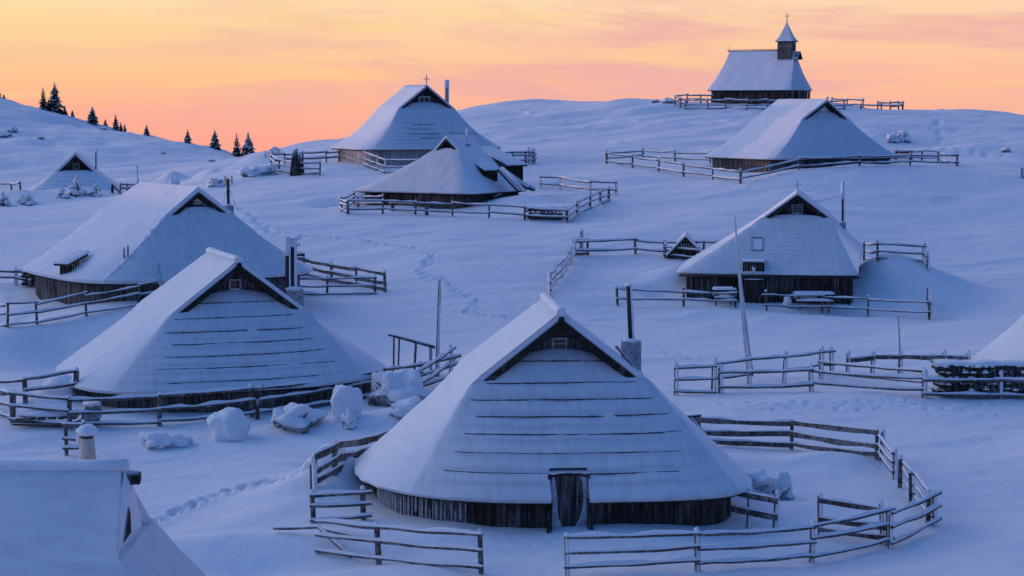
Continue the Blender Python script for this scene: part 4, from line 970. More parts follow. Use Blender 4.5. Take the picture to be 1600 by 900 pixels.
# nearest hut: round chimney with a cap of snow, triangular opening in the plastered gable
cpt = L_(hutI, 137, 735, 33.6)
mb = MB(); mb.tube([cpt + Vector((0, 0, -.6)), cpt + Vector((0, 0, .35)), cpt + Vector((0, 0, .58))], [.155, .145, .12], 18, 0); ch_ = part(hutI.root, 'chimney', mb, CLAY)
mb = MB(); mb.tube([cpt + Vector((0, 0, .56)), cpt + Vector((0, 0, .66))], [.10, .13], 12); mb.build('chimney_neck', DMETAL, ch_)
mb = MB(); mb.blob(cpt + Vector((0, 0, .70)), (.185, .185, .13), 0, 20, 12, .10, 4, -.5); mb.blob(cpt + Vector((.03, .14, .45)), (.05, .06, .22), 0, 10, 8, .2, 2); mb.build('chimney_snow_cap', CSNOW, ch_)
hutI.roof.data.materials[0] = RSNOW; hutI.snow.data.materials[0] = HSNOW; yg = -(hutI.rf + .06)
mb = MB(); mb.tube([(0, -2.2, 5.62), (0, -2.72, 5.60)], [.15, .12], 9); mb.tube([(.12, -2.2, 5.56), (.1, -2.66, 5.55)], .07, 7); part(hutI.root, 'ridge_log', mb, DARKW)
plaster(hutI, [(5.78, -.06, .06), (5.55, -.26, .26), (5.3, -.50, .50), (5.05, -.78, .78), (4.8, -1.06, 1.06), (4.55, -1.34, 1.34), (4.3, -1.58, 1.58), (4.1, -1.6, 1.6)], yg, 5, th=.10)
mb = MB(); yo = yg - .115; mb.add([(-.75, yo, 4.62), (-.12, yo, 4.66), (-.16, yo, 5.02), (-.30, yo, 5.16), (-.75, yo + .2, 4.62), (-.12, yo + .2, 4.66), (-.16, yo + .2, 5.02), (-.30, yo + .2, 5.16)],
       [(0, 1, 2, 3), (7, 6, 5, 4), (0, 4, 5, 1), (1, 5, 6, 2), (2, 6, 7, 3), (3, 7, 4, 0)]); part(hutI.root, 'gable_opening', mb, DARKW)
mb = MB()
part_pts = []
for i in range(30):
    p = hutI.lower(90 + i, .10, hutI.ts + .004)
    p.z += .015 * mnoise.noise(Vector((p.y * 2, 3, 1))); part_pts.append(p)
mb.tube(part_pts, [.016 * (1 + .6 * mnoise.noise(Vector((i * .7, 2, 2)))) for i in range(30)], 6); part(hutI.root, 'shingle_edge', mb, LATH)

# ================================================================== CHAPEL on the crest
J = hut('chapel', 'small wooden chapel with a shingled steeple and cross on the crest of the hill', 1188, 202, .55, R(62), 3.3, 4.55, 5.0,
        5.45, 1.35, 3.6, 3.6, 4.6, .55, 3.7, arch=.1, n=14, ts=.06, courses=18, sag=.22, inset=.42, hipm=HSNOW, course_lip=.03, bw=.4, rec=.2, seed=12, group=None, wn=40)
ca = L_(J, 1233, 90, 201); sx_, sy_ = ca.x, ca.y
sx_ = 0.0; sy_ = -2.7
mb = MB()
for r_ in range(9):                                    # shingled shaft, course by course
    z0 = 4.55 + r_ * .22; mb.box((sx_, sy_, z0 + .12), (1.52, 1.52, .25), 0, 0, 0, .95)
st = part(J.root, 'steeple', mb, WALLF)
mb = MB(); mb.box((sx_, sy_ - .80, 5.75), (.42, .05, .5)); mb.build('louvre', DARKW, st)
mb = MB(); G = []
for f, z in ((1.10, 6.42), (.92, 6.62), (.66, 7.0), (.42, 7.5), (.20, 8.0), (.06, 8.35), (.02, 8.5)):
    G.append([(sx_ + f * math.cos(t) * 1.414 * .86, sy_ + f * math.sin(t) * 1.414 * .86, z) for t in [R(45 + 90 * q) for q in range(4)]])
mb.grid(G, 0, False, True); mb.add([(p[0], p[1], p[2] - .05) for p in G[0]], [(3, 2, 1, 0)], 1); mb.grid([[(p[0], p[1], p[2] - .05) for p in G[0]], G[0]], 1, False, True)
sp_ = part(J.root, 'spire', mb, [HSNOW, DARKW])
mb = MB(); mb.blob((sx_, sy_, 8.5), (.09, .09, .12), 0, 8, 6, 0); mb.box((sx_, sy_, 8.9), (.06, .06, .9)); mb.box((sx_, sy_, 9.02), (.06, .5, .06), R(-62 + 90)); part(J.root, 'cross', mb, METAL)
mb = MB(); mb.beam((-.75, -3.95, 4.55), (0, -3.95, 5.35), .5, .08); mb.beam((.75, -3.95, 4.55), (0, -3.95, 5.35), .5, .08); mb.beam((-.9, -4.0, 4.9), (.9, -4.0, 4.9), .12, .12); part(J.root, 'gable_canopy', mb, [DARKW])
mb = MB(); mb.tube([(0, 3.9, 5.62), (0, -1.9, 5.62)], .025, 5)
for q in range(7): mb.tube([(0, 3.8 - q * .9, 5.45), (0, 3.8 - q * .9, 5.64)], .018, 4)
mb.tube([(0, 3.7, 5.4), (0, 3.7, 6.0)], .02, 4); part(J.root, 'ridge_wire', mb, DMETAL)
mb = MB(); mb.tube([(0, 3.75, 5.48), (0, -1.9, 5.48)], .09, 6, squash=.7); part(J.root, 'ridge_beam', mb, DARKW)
for q in ((-2.6, -4.3), (2.6, -4.3), (-.9, -4.4), (.9, -4.4)):
    mb = MB(); mb.tube([(q[0], q[1], -.6), (q[0], q[1], 1.45)], .13, 8); part(J.root, 'porch_post', mb, WALLF)

# ================================================================== FENCES (feet surveyed from the photo)
G_A = 'fence runs round the front hut'
fence('three-rail log fence left of the gap before the plank door', [(592, 882), (752, 897)], 1.10, (.97, .62, .22), .055, ext0=2.0, group=G_A)
fence('long three-rail fence curving from the gap to the right front corner of the yard', [(887, 901), (1090, 893), (1268, 879), (1388, 853)], 1.10, (.95, .60, .22), .055, group=G_A, rime=.02)
fence('short fence bay closing the right front corner of the yard', [(1391, 856), (1461, 822)], 1.02, (.95, .60, .2), .055, group=G_A, rime=.04)
fence('fence side climbing away along the right edge of the front yard', [(1450, 821), (1423, 785), (1406, 762)], .98, (.93, .58, .25), .05, group=G_A)
fence('rimed fence bays at the right rear corner of the front yard', [(1398, 750), (1377, 720)], 1.0, (.93, .58, .25), .05, group=G_A, rime=.05)
fence('broad-railed fence along the back of the front yard', [(1370, 718), (1237, 702), (1090, 696)], .98, (.92, .52, .18), .06, flat=True, group=G_A, ext1=.6)
fence('loose inner fence bay leaning inside the right front corner', [(1282, 838), (1379, 850)], 1.18, (.82, .44, .15), .05, ext0=.05, flat=True, group=G_A, rime=.03)
fence('two-rail inner bay beside the right end of the front hut wall', [(1170, 824), (1211, 831)], 1.12, (.86, .45), .055, ext0=.5, flat=True, group=G_A, rime=.03)
fence('broad-railed fence at the left rear of the front yard', [(492, 760), (523, 741), (610, 716)], .98, (.93, .52, .15), .075, flat=True, group=G_A, ext1=.8)
fence('narrow three-rail gate at the left end of the front hut', [(490, 816), (568, 812)], .92, (.92, .55, .1), .06, group=G_A, ext0=.1, ext1=.25)
t = thing('fence_post', 'post caked with thick snow at the left corner of the front yard', 'post', at(490, 775), 0)
post_mb(1.05, .08, 77, 1.6, rime=.10).build('post', [RAILW, CSNOW], t)
def loose_rail(label, a, b, za, zb, r=.05, name='fallen_rail'):
    A1 = at(*a) + Vector((0, 0, za)); B1 = at(*b) + Vector((0, 0, zb)); o = rail_mb(A1 - A1, B1 - A1, r, False, 1.0, len(label)).build(name, [RAILW, CSNOW]); o.location = A1
    tag(o, label, 'fence rail', 'fallen fence rails')
loose_rail('fallen rail running level out of the snow, left of the front yard', (428, 832), (500, 843), .12, .35)
loose_rail('fallen rail sloping down into the snow at the left front corner', (497, 842), (549, 872), .34, .02)
loose_rail('slack rail sagging from the left corner to the first front post', (500, 842), (590, 880), .30, .62)

G_B = 'fence runs round the second hut'
fence('long three-rail fence crossing in front of the left oval hut', [(20, 661), (109, 671), (249, 665), (394, 652), (564, 624)], 1.18, (.93, .55, .16), .065, group=G_B, pr=.085, ext1=.8, rime=.0)
fence('fence corner folding back at the left picture edge', [(20, 660), (-25, 640)], 1.15, (.93, .55, .16), .065, group=G_B, pr=.085)
fence('back bays of fence left of the snow cone', [(-30, 634), (40, 630), (118, 620)], 1.0, (.93, .5), .065, group=G_B, pr=.085)
fence('tangled fence corner right of the snow-covered boulders', [(600, 622), (655, 612), (703, 598)], 1.15, (.95, .6, .25), .07, group=G_B, rime=.05, ext1=.5)
fence('rising fence bay ending at the tall pole', [(650, 628), (706, 585)], 1.15, (.95, .55), .07, group=G_B, rime=.05)
fence('small fence piece behind the round chimney', [(104, 712), (128, 712)], 1.15, (.92, .5, .2), .06, group=G_B)
G_C = 'fence runs round the long grey hut'
fence('three thin rails along the front of the long grey hut', [(-45, 513), (12, 511), (58, 507), (135, 494), (217, 478), (262, 470)], 1.05, (.93, .52, .12), .045, group=G_C, pr=.05)
fence('half-buried rail and posts before the grey wall', [(62, 454), (92, 466)], .80, (.72,), .05, group=G_C, pr=.06)
fence('two-rail bay against the grey plank wall', [(125, 464), (150, 466)], .85, (.80, .45), .045, group=G_C, pr=.05)
fence('far rimed bays at the left picture edge beyond the grey hut', [(-10, 445), (25, 446), (39, 446), (54, 447)], .85, (.85, .45), .07, group=G_C, rime=.06)
G_D = 'fence bays right of the chimney pipes'
fence('back line of broad rails right of the chimney pipes', [(440, 426), (475, 431), (518, 441), (557, 447), (602, 456)], 1.08, (.86, .45, .12), .06, flat=True, group=G_D)
fence('front line of snowy rails right of the chimney pipes', [(455, 461), (511, 460), (586, 459)], .95, (.92, .45, .05), .05, group=G_D)
G_E = 'fence runs round the chalet with the tables'
fence('back fence of the chalet yard from the frame to the little gabled shed', [(897, 400), (993, 397), (1039, 400), (1099, 399), (1140, 399)], .92, (.85, .30), .06, group=G_E)
fence('fence side climbing along the left of the chalet yard', [(862, 469), (860, 455), (868, 444), (878, 434), (885, 423), (892, 413), (897, 400)], 1.0, (.93, .6, .25), .045, group=G_E, pr=.05, rime=.04)
fence('front fence of the chalet yard, left of the tall pole', [(965, 477), (1068, 479), (1149, 481)], 1.0, (.80, .35), .045, group=G_E, pr=.055)
fence('front fence of the chalet yard, right of the tall pole', [(1198, 486), (1285, 489), (1356, 494), (1452, 500)], 1.05, (.82, .35), .045, group=G_E, pr=.055, ext0=.3)
fence('rimed short fence side right of the big drift', [(1452, 498), (1450, 476)], .95, (.85, .4), .05, group=G_E, rime=.08)
fence('back fence behind the big drift right of the chalet', [(1350, 407), (1371, 408), (1444, 412)], 1.1, (.85, .5, .15), .05, group=G_E)
fence('fence end bay dropping towards the drift', [(1444, 412), (1450, 422)], 1.0, (.8, .4), .05, group=G_E, rime=.05)
fence('three-rail bay in front of the little gabled shed', [(1039, 403), (1090, 408)], .85, (.75, .25), .055, group=G_E)
G_F = 'fences in front of the log stack'
fence('rimed three-rail bay left of the leaning pole', [(1056, 617), (1115, 614)], 1.22, (.88, .5, .1), .055, group=G_F, rime=.05, pr=.09)
fence('near two-rail fence running to the log stack', [(1126, 614), (1268, 612), (1444, 621)], 1.05, (.80, .30), .062, group=G_F, rime=.05, pr=.09)
fence('near fence before the stack of logs, at the right picture edge', [(1444, 622), (1563, 622), (1660, 624)], 1.0, (.70, .15), .075, group=G_F, rime=.04, pr=.09)
fence('rising back fence behind the leaning pole', [(1115, 606), (1171, 600), (1225, 598), (1283, 586), (1300, 585)], 1.18, (.88, .4), .055, group=G_F, rime=.05, pr=.09)
fence('back fence with bowed rail left of the log stack', [(1324, 586), (1363, 583), (1406, 583), (1475, 583), (1512, 583)], .92, (.72,), .065, group=G_F, rime=.05, pr=.09, flat=True)
fence('low snow-laden rails between the two right-hand fences', [(1283, 592), (1444, 606)], .78, (.9, .35), .055, group=G_F, rime=.03)
G_G = 'fence runs round the hut in the middle distance'
fence('near fence of the middle hut\'s ring', [(544, 334), (598, 334), (649, 336), (707, 338), (764, 341), (820, 344), (886, 348)], .92, (.90, .35), .055, group=G_G)
fence('left corner of the middle hut\'s ring', [(544, 335), (534, 330), (554, 318), (572, 314)], .92, (.90, .55, .2), .055, group=G_G)
fence('right side of the middle hut\'s ring, climbing away', [(886, 348), (902, 335), (922, 325), (938, 318), (951, 314)], .90, (.90, .45, .05), .045, group=G_G)
fence('far side of the middle hut\'s ring, rimed rails', [(845, 294), (876, 295), (923, 302), (963, 304)], .92, (.88, .35), .06, group=G_G, rime=.05)
fence('inner bay along the hut wall inside the ring', [(598, 325), (560, 324)], .9, (.88, .4), .05, group=G_G)
G_H = 'fence runs round the highest hut at upper left'
fence('curved three-rail fence corner with the stump', [(458, 274), (436, 268), (424, 259)], 1.05, (.92, .55, .2), .06, group=G_H)
fence('three-rail bay right of the stump', [(458, 274), (500, 273)], 1.05, (.90, .5, .1), .055, group=G_H)
fence('back line of broad rails left of the sun-tinted wall', [(424, 258), (445, 257), (468, 256), (510, 254), (530, 253)], .95, (.85, .4), .07, group=G_H)
fence('snowy fence bays before the dark wall of the highest hut', [(571, 260), (589, 266), (602, 271), (650, 271)], 1.1, (.92, .5, .15), .06, group=G_H, rime=.04)
fence('fence bays right of the highest hut', [(776, 257), (801, 256), (821, 256), (833, 256)], .98, (.95, .65, .3), .06, group=G_H)
fence('clustered posts ending the fence right of the highest hut', [(826, 255), (831, 256), (836, 255)], 1.2, (.6, .3), .05, group=G_H, rime=.05)
G_I = 'fence runs round the sharp-edged hut'
fence('left front line running to the lowest corner below the sharp-edged hut', [(948, 256), (989, 262), (1029, 268), (1068, 276), (1114, 281), (1157, 287)], .98, (.85, .30), .055, group=G_I)
fence('right front line passing before the dark wall of the sharp-edged hut', [(1157, 287), (1248, 267, 135.5), (1343, 258, 136), (1422, 257, 138.5), (1495, 260)], .88, (.85, .35), .055, group=G_I)
fence('back line left of the sharp-edged hut', [(948, 254), (1005, 249), (1055, 253), (1110, 255)], .9, (.8, .35), .055, group=G_I)
fence('rails with orange boards right of the sharp-edged hut', [(1400, 250), (1424, 250), (1440, 251), (1466, 252), (1495, 258)], .8, (.85, .25), .05, group=G_I)
for (px, py, a_, b_) in ((1412, 248, 1398, 1424),):
    A1 = at(a_, 250) + Vector((0, .2, .62)); B1 = at(b_, 250) + Vector((0, .2, .60)); o = rail_mb(A1 * 0, B1 - A1, .07, True, .6, 5).build('orange_board', [ORANGE, CSNOW]); o.location = A1
    tag(o, 'orange-brown board showing under the snow right of the sharp-edged hut', 'board')
G_J = 'fence runs round the chapel'
fence('front line of the chapel fence', [(1071, 170), (1106, 170), (1134, 170), (1167, 171), (1200, 171), (1235, 171), (1280, 171), (1319, 171)], 1.02, (.85, .40, .1), .06, group=G_J)
fence('left corner of the chapel fence against the sky', [(1071, 170), (1063, 168), (1055, 164), (1074, 162), (1095, 162), (1112, 162)], 1.0, (.88, .5), .06, group=G_J)
fence('right-hand bays of the chapel fence against the sky', [(1300, 166, 208), (1324, 166, 208), (1349, 167, 208)], 1.1, (.85, .25), .06, group=G_J)
fence('last bays of the chapel fence, going down the crest', [(1371, 168, 206), (1391, 169, 206), (1404, 170, 206), (1411, 170, 206)], 1.0, (.85, .45), .06, group=G_J)
fence('low front rail linking the chapel fence bays', [(1319, 171), (1345, 171), (1377, 171), (1410, 171)], .62, (.8,), .06, group=G_J)

# ================================================================== ROCKS, MOUNDS, SHRUBS
def rock(label, px, py, wpx, hpx, seed, depth=.8, cap=.55, name='boulder', cat='boulder', group='snow-covered boulders', sink=.15, amp=.22, cast=0.0, power=.8):
    p = at(px, py); s = p.y / FP; rx = wpx * s / 2; rz = hpx * s; root = thing(name, label, cat, (p.x, p.y, p.z), rnd.uniform(-.2, .2), group)
    mb = MB(); mb.blob((0, 0, rz * .22), (rx * .95, rx * depth * .95, rz * .68), 0, 44, 30, amp * 1.1, seed, -1, 1.45, power, 0, .5)
    mb.build('stone', STONE, root)
    mb = MB(); lo_ = -.9 if cap >= 1 else (.62 - cap) * 1.3 - .1
    mb.blob((cast, 0, rz * .22 + rz * .05), (rx * 1.0, rx * depth * 1.0, rz * .73), 0, 56, 40, amp * 1.1, seed, lo_, 1.45, power, .34 if cap < 1 else .12, .38)
    mb.build('snow_cap', CSNOW, root); return root
rock('rounded boulder almost wholly plastered with snow, before the long log fence', 358, 682, 62, 42, 1, cap=1.3, amp=.16)
rock('dark-bellied slab of rock under a snow cap, second from the left in the row', 464, 666, 66, 34, 2, cap=.55, amp=.3)
rock('upright snow block like a stump between two boulders', 541, 650, 44, 44, 3, cap=1.1, amp=.16, power=.6)
rock('small snowy lump at the foot of the upright snow block', 545, 668, 20, 26, 13, cap=.9)
rock('biggest dark boulder with an uneven snow cap, by the fence corner', 622, 630, 88, 50, 4, cap=.56, amp=.28)
rock('low snow-covered boulder half hidden by the front hut roof', 640, 648, 60, 24, 5, cap=.85)
rock('low snow hump with one dark chink, before the left fence', 243, 697, 46, 22, 6, cap=1.2)
rock('tiny low hump beside the snow hump with the dark chink', 280, 694, 36, 14, 16, cap=1.2)
rock('snow-padded rock leaning on its neighbour inside the front yard, left one', 1184, 768, 52, 30, 7, cap=1.0)
rock('snow-padded rock with a dark underside inside the front yard, right one', 1221, 780, 34, 36, 8, cap=.7, power=.65)
rock('lump of snow at the drift beside the right end of the front hut', 1150, 752, 30, 8, 9, cap=1.2)
rock('snow-dusted dark rocks on the skyline left of the chapel', 1024, 160, 12, 5, 10, cap=.5, group='skyline rocks'); rock('wider snow-dusted rock on the skyline beside the chapel fence', 1044, 161, 20, 7, 11, cap=.5, group='skyline rocks')
rock('jagged snow-crusted rocks right of the sharp-edged hut', 1394, 222, 16, 12, 12, cap=.8, amp=.4, group='slope rocks'); rock('sloping snow-crusted rock above the orange board', 1410, 220, 20, 13, 14, cap=.9, amp=.35, group='slope rocks')
rock('dark rock poking from the far right slope', 1571, 237, 14, 6, 15, cap=.4, group='slope rocks')
rock('broad snowy rock hump left of the highest hut', 398, 274, 34, 12, 17, cap=.9, amp=.35, group='mound rocks')
rock('dark rock edge beside the broad snowy hump', 420, 272, 22, 12, 18, cap=.45, amp=.4, group='mound rocks')
rock('snow-covered rocks just beyond the roof pole', 338, 290, 26, 11, 19, cap=.9, amp=.35, group='mound rocks')
rock('small peaked snow-capped rock behind the long hut ridge', 272, 290, 16, 12, 20, cap=.7, group='mound rocks')
rock('snowy bush on the skyline by the highest hut', 429, 240, 16, 8, 21, cap=.6, amp=.35, group='skyline rocks')
for i_, (x_, y_, a_, b_) in enumerate(((6, 214, 16, 7), (20, 206, 12, 6), (64, 217, 8, 3), (160, 198, 10, 3), (255, 240, 7, 3), (330, 252, 9, 3))):
    lab = ('scrub rocks on the far left hill, largest clump', 'scrub rock above the largest clump on the far left hill', 'small rock low on the far hill', 'small rock near the crest of the far hill', 'speck of rock on the right flank of the far hill', 'rock at the foot of the far hill by the spruces')[i_]
    rock(lab, x_, y_, a_, b_, 30 + i_, cap=.45, amp=.4, group='rocks on the far hill')

def snow_shrub(label, px, py, hpx, seed, wide=.6):
    """little spruce bent and buried under snow: stem, needle fans, heavy snow pads"""
    p = at(px, py); s = p.y / FP; H = hpx * s; root = thing('snowbound_spruce', label, 'shrub', p, 0, 'snow-laden little spruces'); rs = random.Random(seed)
    mb = MB(); mb.tube([(0, 0, -.3), (.03, 0, H * .6), (.0, 0, H * .95)], [.06, .04, .015], 6); mb.build('trunk', BARK, root)
    mb = MB(); ms = MB()
    for k in range(int(26 + H * 8)):
        t = rs.random() ** 1.3; z = H * (.05 + .85 * t); r = H * wide * (1 - t) * rs.uniform(.5, 1.0) + .06; a = rs.uniform(0, 6.283)
        tip = Vector((math.cos(a) * r, math.sin(a) * r, z - r * .35)); b = Vector((0, 0, z)); d = tip - b; sd_ = d.cross(Vector((0, 0, 1))).normalized() * (r * .28 + .04)
        for q in range(3):
            e = b + d * (.5 + .25 * q); w_ = sd_ * (1 - .28 * q); mb.add([e - w_, e + w_, e + d * .28 + w_ * .2 - Vector((0, 0, .08 * r)), e + d * .2 - w_ * .6 - Vector((0, 0, .12 * r))], [(0, 1, 2, 3)], 0)
        if rs.random() < .7: ms.blob(b + d * .72 + Vector((0, 0, .05)), (.08 + r * .34, .08 + r * .34, .06 + r * .18), 0, 9, 6, .3, seed + k, -.6)
    ms.blob((0, 0, H * .93), (.10, .10, .14), 0, 9, 6, .25, seed, -.7)
    mb.build('needles', NEEDLE, root); ms.build('snow_cover', CSNOW, root)
snow_shrub('tallest snowbound spruce standing before the half-buried hut', 121, 302, 28, 1)
snow_shrub('drooping snowbound spruce right of the tallest, before the half-buried hut', 150, 305, 18, 2, .8)
snow_shrub('low snowbound spruce left of the tallest, on a snow hump', 98, 308, 14, 3, 1.1)
snow_shrub('flat snowbound spruce at the lower left of the half-buried hut', 45, 318, 15, 4, 1.0)
snow_shrub('snowbound spruce touching the left picture edge', 5, 322, 22, 5, .8)
snow_shrub('small dark spruce beside the one at the picture edge', 36, 316, 11, 6, 1.0)

# ================================================================== CONIFERS on the left skyline
def spruce(label, px, py, hpx, seed, wide=.20, snow=.5, sparse=1.0, Yd=None):
    ys = np.arange(236., 335., .5); xs_ = (px - 800) / FP * ys; zz_ = terrain(xs_, ys); k_ = int(np.argmax(zz_ / ys)); yv = ys[k_] - rnd.uniform(0, 1.5)
    p = Vector(((px - 800) / FP * yv, yv, 0)); p.z = ground(p.x, p.y)
    s = p.y / FP; H = hpx * s * 1.1; root = thing('spruce_tree', label, 'spruce tree', p, 0, 'spruces on the left skyline'); rs = random.Random(seed)
    mb = MB(); mb.tube([(0, 0, -.4), (0, 0, H * .5), (0, 0, H * 1.0)], [H * .022, H * .014, .01], 6); mb.build('trunk', BARK, root)
    mb = MB(); ms = MB(); wide = wide * 1.35; tiers = int(15 + H * 1.6)
    for i in range(tiers):
        t = i / (tiers - 1); z = H * (.05 + .92 * t); r = H * wide * ((1 - t) ** .85) * rs.uniform(.72, 1.15) + .06; nb = int(13 * sparse * (1 - t * .5)) + 3; a0 = rs.uniform(0, 6)
        for k in range(nb):
            if rs.random() < .14: continue
            a = a0 + k / nb * 6.283 + rs.uniform(-.25, .25); rr = r * rs.uniform(.6, 1.15); dr = Vector((math.cos(a), math.sin(a), 0)); side = Vector((-dr.y, dr.x, 0))
            pr = []
            for q in range(4):
                f = q / 3; pr.append(Vector((0, 0, z)) + dr * rr * f + Vector((0, 0, -rr * (.25 * f + .35 * f * f) + (.12 * rr if q == 3 else 0))))
            wdt = [.05 * rr + .02, .22 * rr + .03, .20 * rr + .03, .02]
            for q in range(3):
                dpt = -rr * .16
                mb.add([pr[q] - side * wdt[q], pr[q] + side * wdt[q], pr[q + 1] + side * wdt[q + 1], pr[q + 1] - side * wdt[q + 1]], [(0, 1, 2, 3)])
                mb.add([pr[q] + Vector((0, 0, .01)), pr[q] + Vector((0, 0, dpt)) + side * wdt[q] * .4, pr[q + 1] + Vector((0, 0, dpt * .7)) + side * wdt[q + 1] * .4, pr[q + 1]], [(0, 1, 2, 3)])
                mb.add([pr[q], pr[q] + Vector((0, 0, dpt * .8)) - side * wdt[q] * .6, pr[q + 1] + Vector((0, 0, dpt * .6)) - side * wdt[q + 1] * .6, pr[q + 1]], [(0, 1, 2, 3)])
                if rs.random() < snow * .7 and q > 0:
                    up = Vector((0, 0, .05 + .05 * rr)); ms.add([pr[q] - side * wdt[q] * .8 + up * .5, pr[q] + up * 1.5, pr[q] + side * wdt[q] * .8 + up * .5, pr[q + 1] + side * wdt[q + 1] * .8 + up * .5, pr[q + 1] + up, pr[q + 1] - side * wdt[q + 1] * .8 + up * .5], [(0, 1, 4, 5), (1, 2, 3, 4)], 0, True)
    mb.build('crown', NEEDLE, root); ms.build('snow_cover', CSNOW, root); return root
TR = [(1, 157, 18, .22, 'spruce cut by the left picture edge at the crest', .3, 1, 292), (10, 160, 6, .3, 'tiny spruce just inside the left picture edge', .3, 1, 292),
      (71, 184, 34, .17, 'second tallest spruce, left of the tallest pair mate', .3, 1, 288), (89, 189, 45, .24, 'tallest spruce on the left skyline', .45, 1.1, 286), (79, 186, 17, .26, 'short spruce squeezed between the two tallest', .3, 1, 284),
      (104, 193, 13, .26, 'short spruce just right of the tallest', .3, 1, 287), (116, 196, 9, .28, 'little spruce between the tallest and the bushy one', .3, 1, 287), (147, 199, 23, .32, 'bushy lone spruce right of the tallest group', .55, 1.1, 284),
      (167, 202, 9, .30, 'small spruce right of the bushy lone one', .4, 1, 284), (183, 203, 23, .20, 'slim spruce leading the row of three', .3, 1, 283), (191, 205, 14, .22, 'middle spruce of the row of three', .3, 1, 283),
      (197, 205, 13, .18, 'last spruce of the row of three', .3, 1, 283), (231, 208, 15, .28, 'lone small spruce in the middle of the left slope', .4, 1, 281), (295, 220, 19, .24, 'lone spruce halfway down the slope', .5, 1, 277),
      (337, 230, 26, .28, 'spruce left of the thin bare-topped one', .5, 1, 271), (371, 240, 36, .20, 'thin spruce with a bare spindly top', .4, .5, 262), (389, 241, 42, .26, 'stout snow-laden spruce at the foot of the hill', .9, 1.4, 258)]
for i_, (x_, y_, h_, wd_, lab, sn_, sp_2, Y_) in enumerate(TR): spruce(lab, x_, y_, h_, 40 + i_, wd_, sn_, sp_2, Y_)

# ================================================================== POLES, PERGOLA, STUMP
def pole(label, base, topx, topy, r0, r1, mats=None, name='pole', bend=0.0, Yt=None):
    b = at(*base) if len(base) == 2 else PT(*base); t = PT(topx, topy, Yt or b.y); mb = MB(); d = t - b; pts = []; rr_ = []
    for i in range(13):
        f = i / 12; p = d * f; p.x += bend * math.sin(math.pi * f); pts.append(p); rr_.append(r0 + (r1 - r0) * f)
    pts[0] = pts[0] - Vector((0, 0, .4)); mb.tube(pts, rr_, 8, 0)
    G = []
    for i in range(1, 13):                                # rime on one side
        q = rr_[i] * (.2 + .4 * abs(mnoise.noise(Vector((i * .9, b.x, 1)))))
        G.append([pts[i] + Vector((math.cos(a_) * (rr_[i] * .7 + q), -math.sin(a_) * (rr_[i] * .9 + q * .4), 0)) for a_ in np.linspace(-.6, 1.9, 7)])
    mb.grid(G, 1, True); o = mb.build(name, mats or [RAILW, CSNOW]); o.location = b; tag(o, label, 'pole'); return o
pole('tall straight pole rising beside the bare roof frame', (683, 588), 687, 436, .085, .055)
pole('tall leaning pole crossing in front of the chalet', (1171, 600), 1148, 337, .085, .035, [RIMEN, CSNOW], bend=-.03)
pole('thinner companion pole behind the tall leaning one', (1176, 588), 1153, 395, .055, .022, [RAILW, CSNOW], bend=.0)
pole('thin pole standing behind the bowed rail at right', (1408, 583), 1404, 492, .06, .025)
pole('thin pole in the gap behind the long grey hut ridge', (217, 297), 214, 257, .07, .04)
pole('post cut by the right picture edge on the far slope', (1598, 278), 1598, 262, .14, .12)
pole('short post standing on the skyline by the spruces', (415, 246), 415, 236, .07, .05)
F_ = thing('roof_frame', 'bare frame of a lean-to, four posts under one sloping beam', 'frame', at(645, 590)); fo = F_.location.copy()
Yf = fo.y
def seg(x0, y0, x1, y1, wd, ht, name, mats, dy=0.0, dy2=None):
    a_ = PT(x0, y0, Yf + dy) - fo; b_ = PT(x1, y1, Yf + (dy if dy2 is None else dy2)) - fo; mb = MB(); mb.beam(a_, b_, wd, ht, up=(0, 1, 0) if abs(x1 - x0) < 8 else (0, 0, 1)); mb.build(name, mats, F_)
seg(615, 525, 680, 543, .14, .10, 'beam', RAILW); seg(607, 523, 625, 527, .30, .07, 'beam', RAILW, .4)
seg(615.5, 527, 615, 592, .07, .07, 'post', RAILW); seg(624, 528, 622, 584, .07, .07, 'post', RAILW, .8); seg(650, 535, 647, 590, .10, .08, 'post', RAILW); seg(673, 541, 673, 592, .13, .10, 'post', RIMEN)
seg(613, 580, 642, 585, .10, .08, 'rail', RAILW, .6)
mb = MB(); a_ = PT(616, 523, Yf) - fo; b_ = PT(680, 541, Yf) - fo; mb.tube([a_, a_.lerp(b_, .5), b_], [.05, .07, .05], 8, squash=.6); mb.build('beam_snow', CSNOW, F_)
p_ = at(463, 274); t = thing('tree_stump', 'dark split trunk standing in the fence corner by the highest hut', 'stump', p_)
for k, (dx, r_, h_) in enumerate(((-.22, .14, 1.75), (.0, .2, 1.95), (.24, .17, 1.6), (.5, .12, 1.75))):
    mb = MB(); mb.tube([(dx * 1.2 - .1, 0, -.4), (dx - .05, 0, h_ * .5), (dx, 0, h_)], [r_ * 1.4, r_, r_ * .7], 8); mb.blob((dx, 0, h_), (r_, r_, .10), 1, 8, 6, .2, k, -.3); mb.build('split_trunk', [WALL, CSNOW], t)
p_ = at(402, 655); t = thing('dead_sapling', 'dead forked sapling standing at the long log fence', 'sapling', p_)
mb = MB(); z1 = 46 * p_.y / FP; s = p_.y / FP
mb.tube([(0, 0, -.3), (.02, 0, z1 * .7)], [.09, .06], 6); mb.tube([(.02, 0, z1 * .7), (.02 - 7 * s, 0, z1 * 1.18)], [.05, .02], 5); mb.tube([(.02, 0, z1 * .7), (.02 + 10 * s, 0, z1 * 1.22)], [.05, .02], 5); mb.tube([(.02, 0, z1 * .3), (6 * s, 0, z1 * .6)], [.04, .02], 5); mb.build('stem', WALL, t)

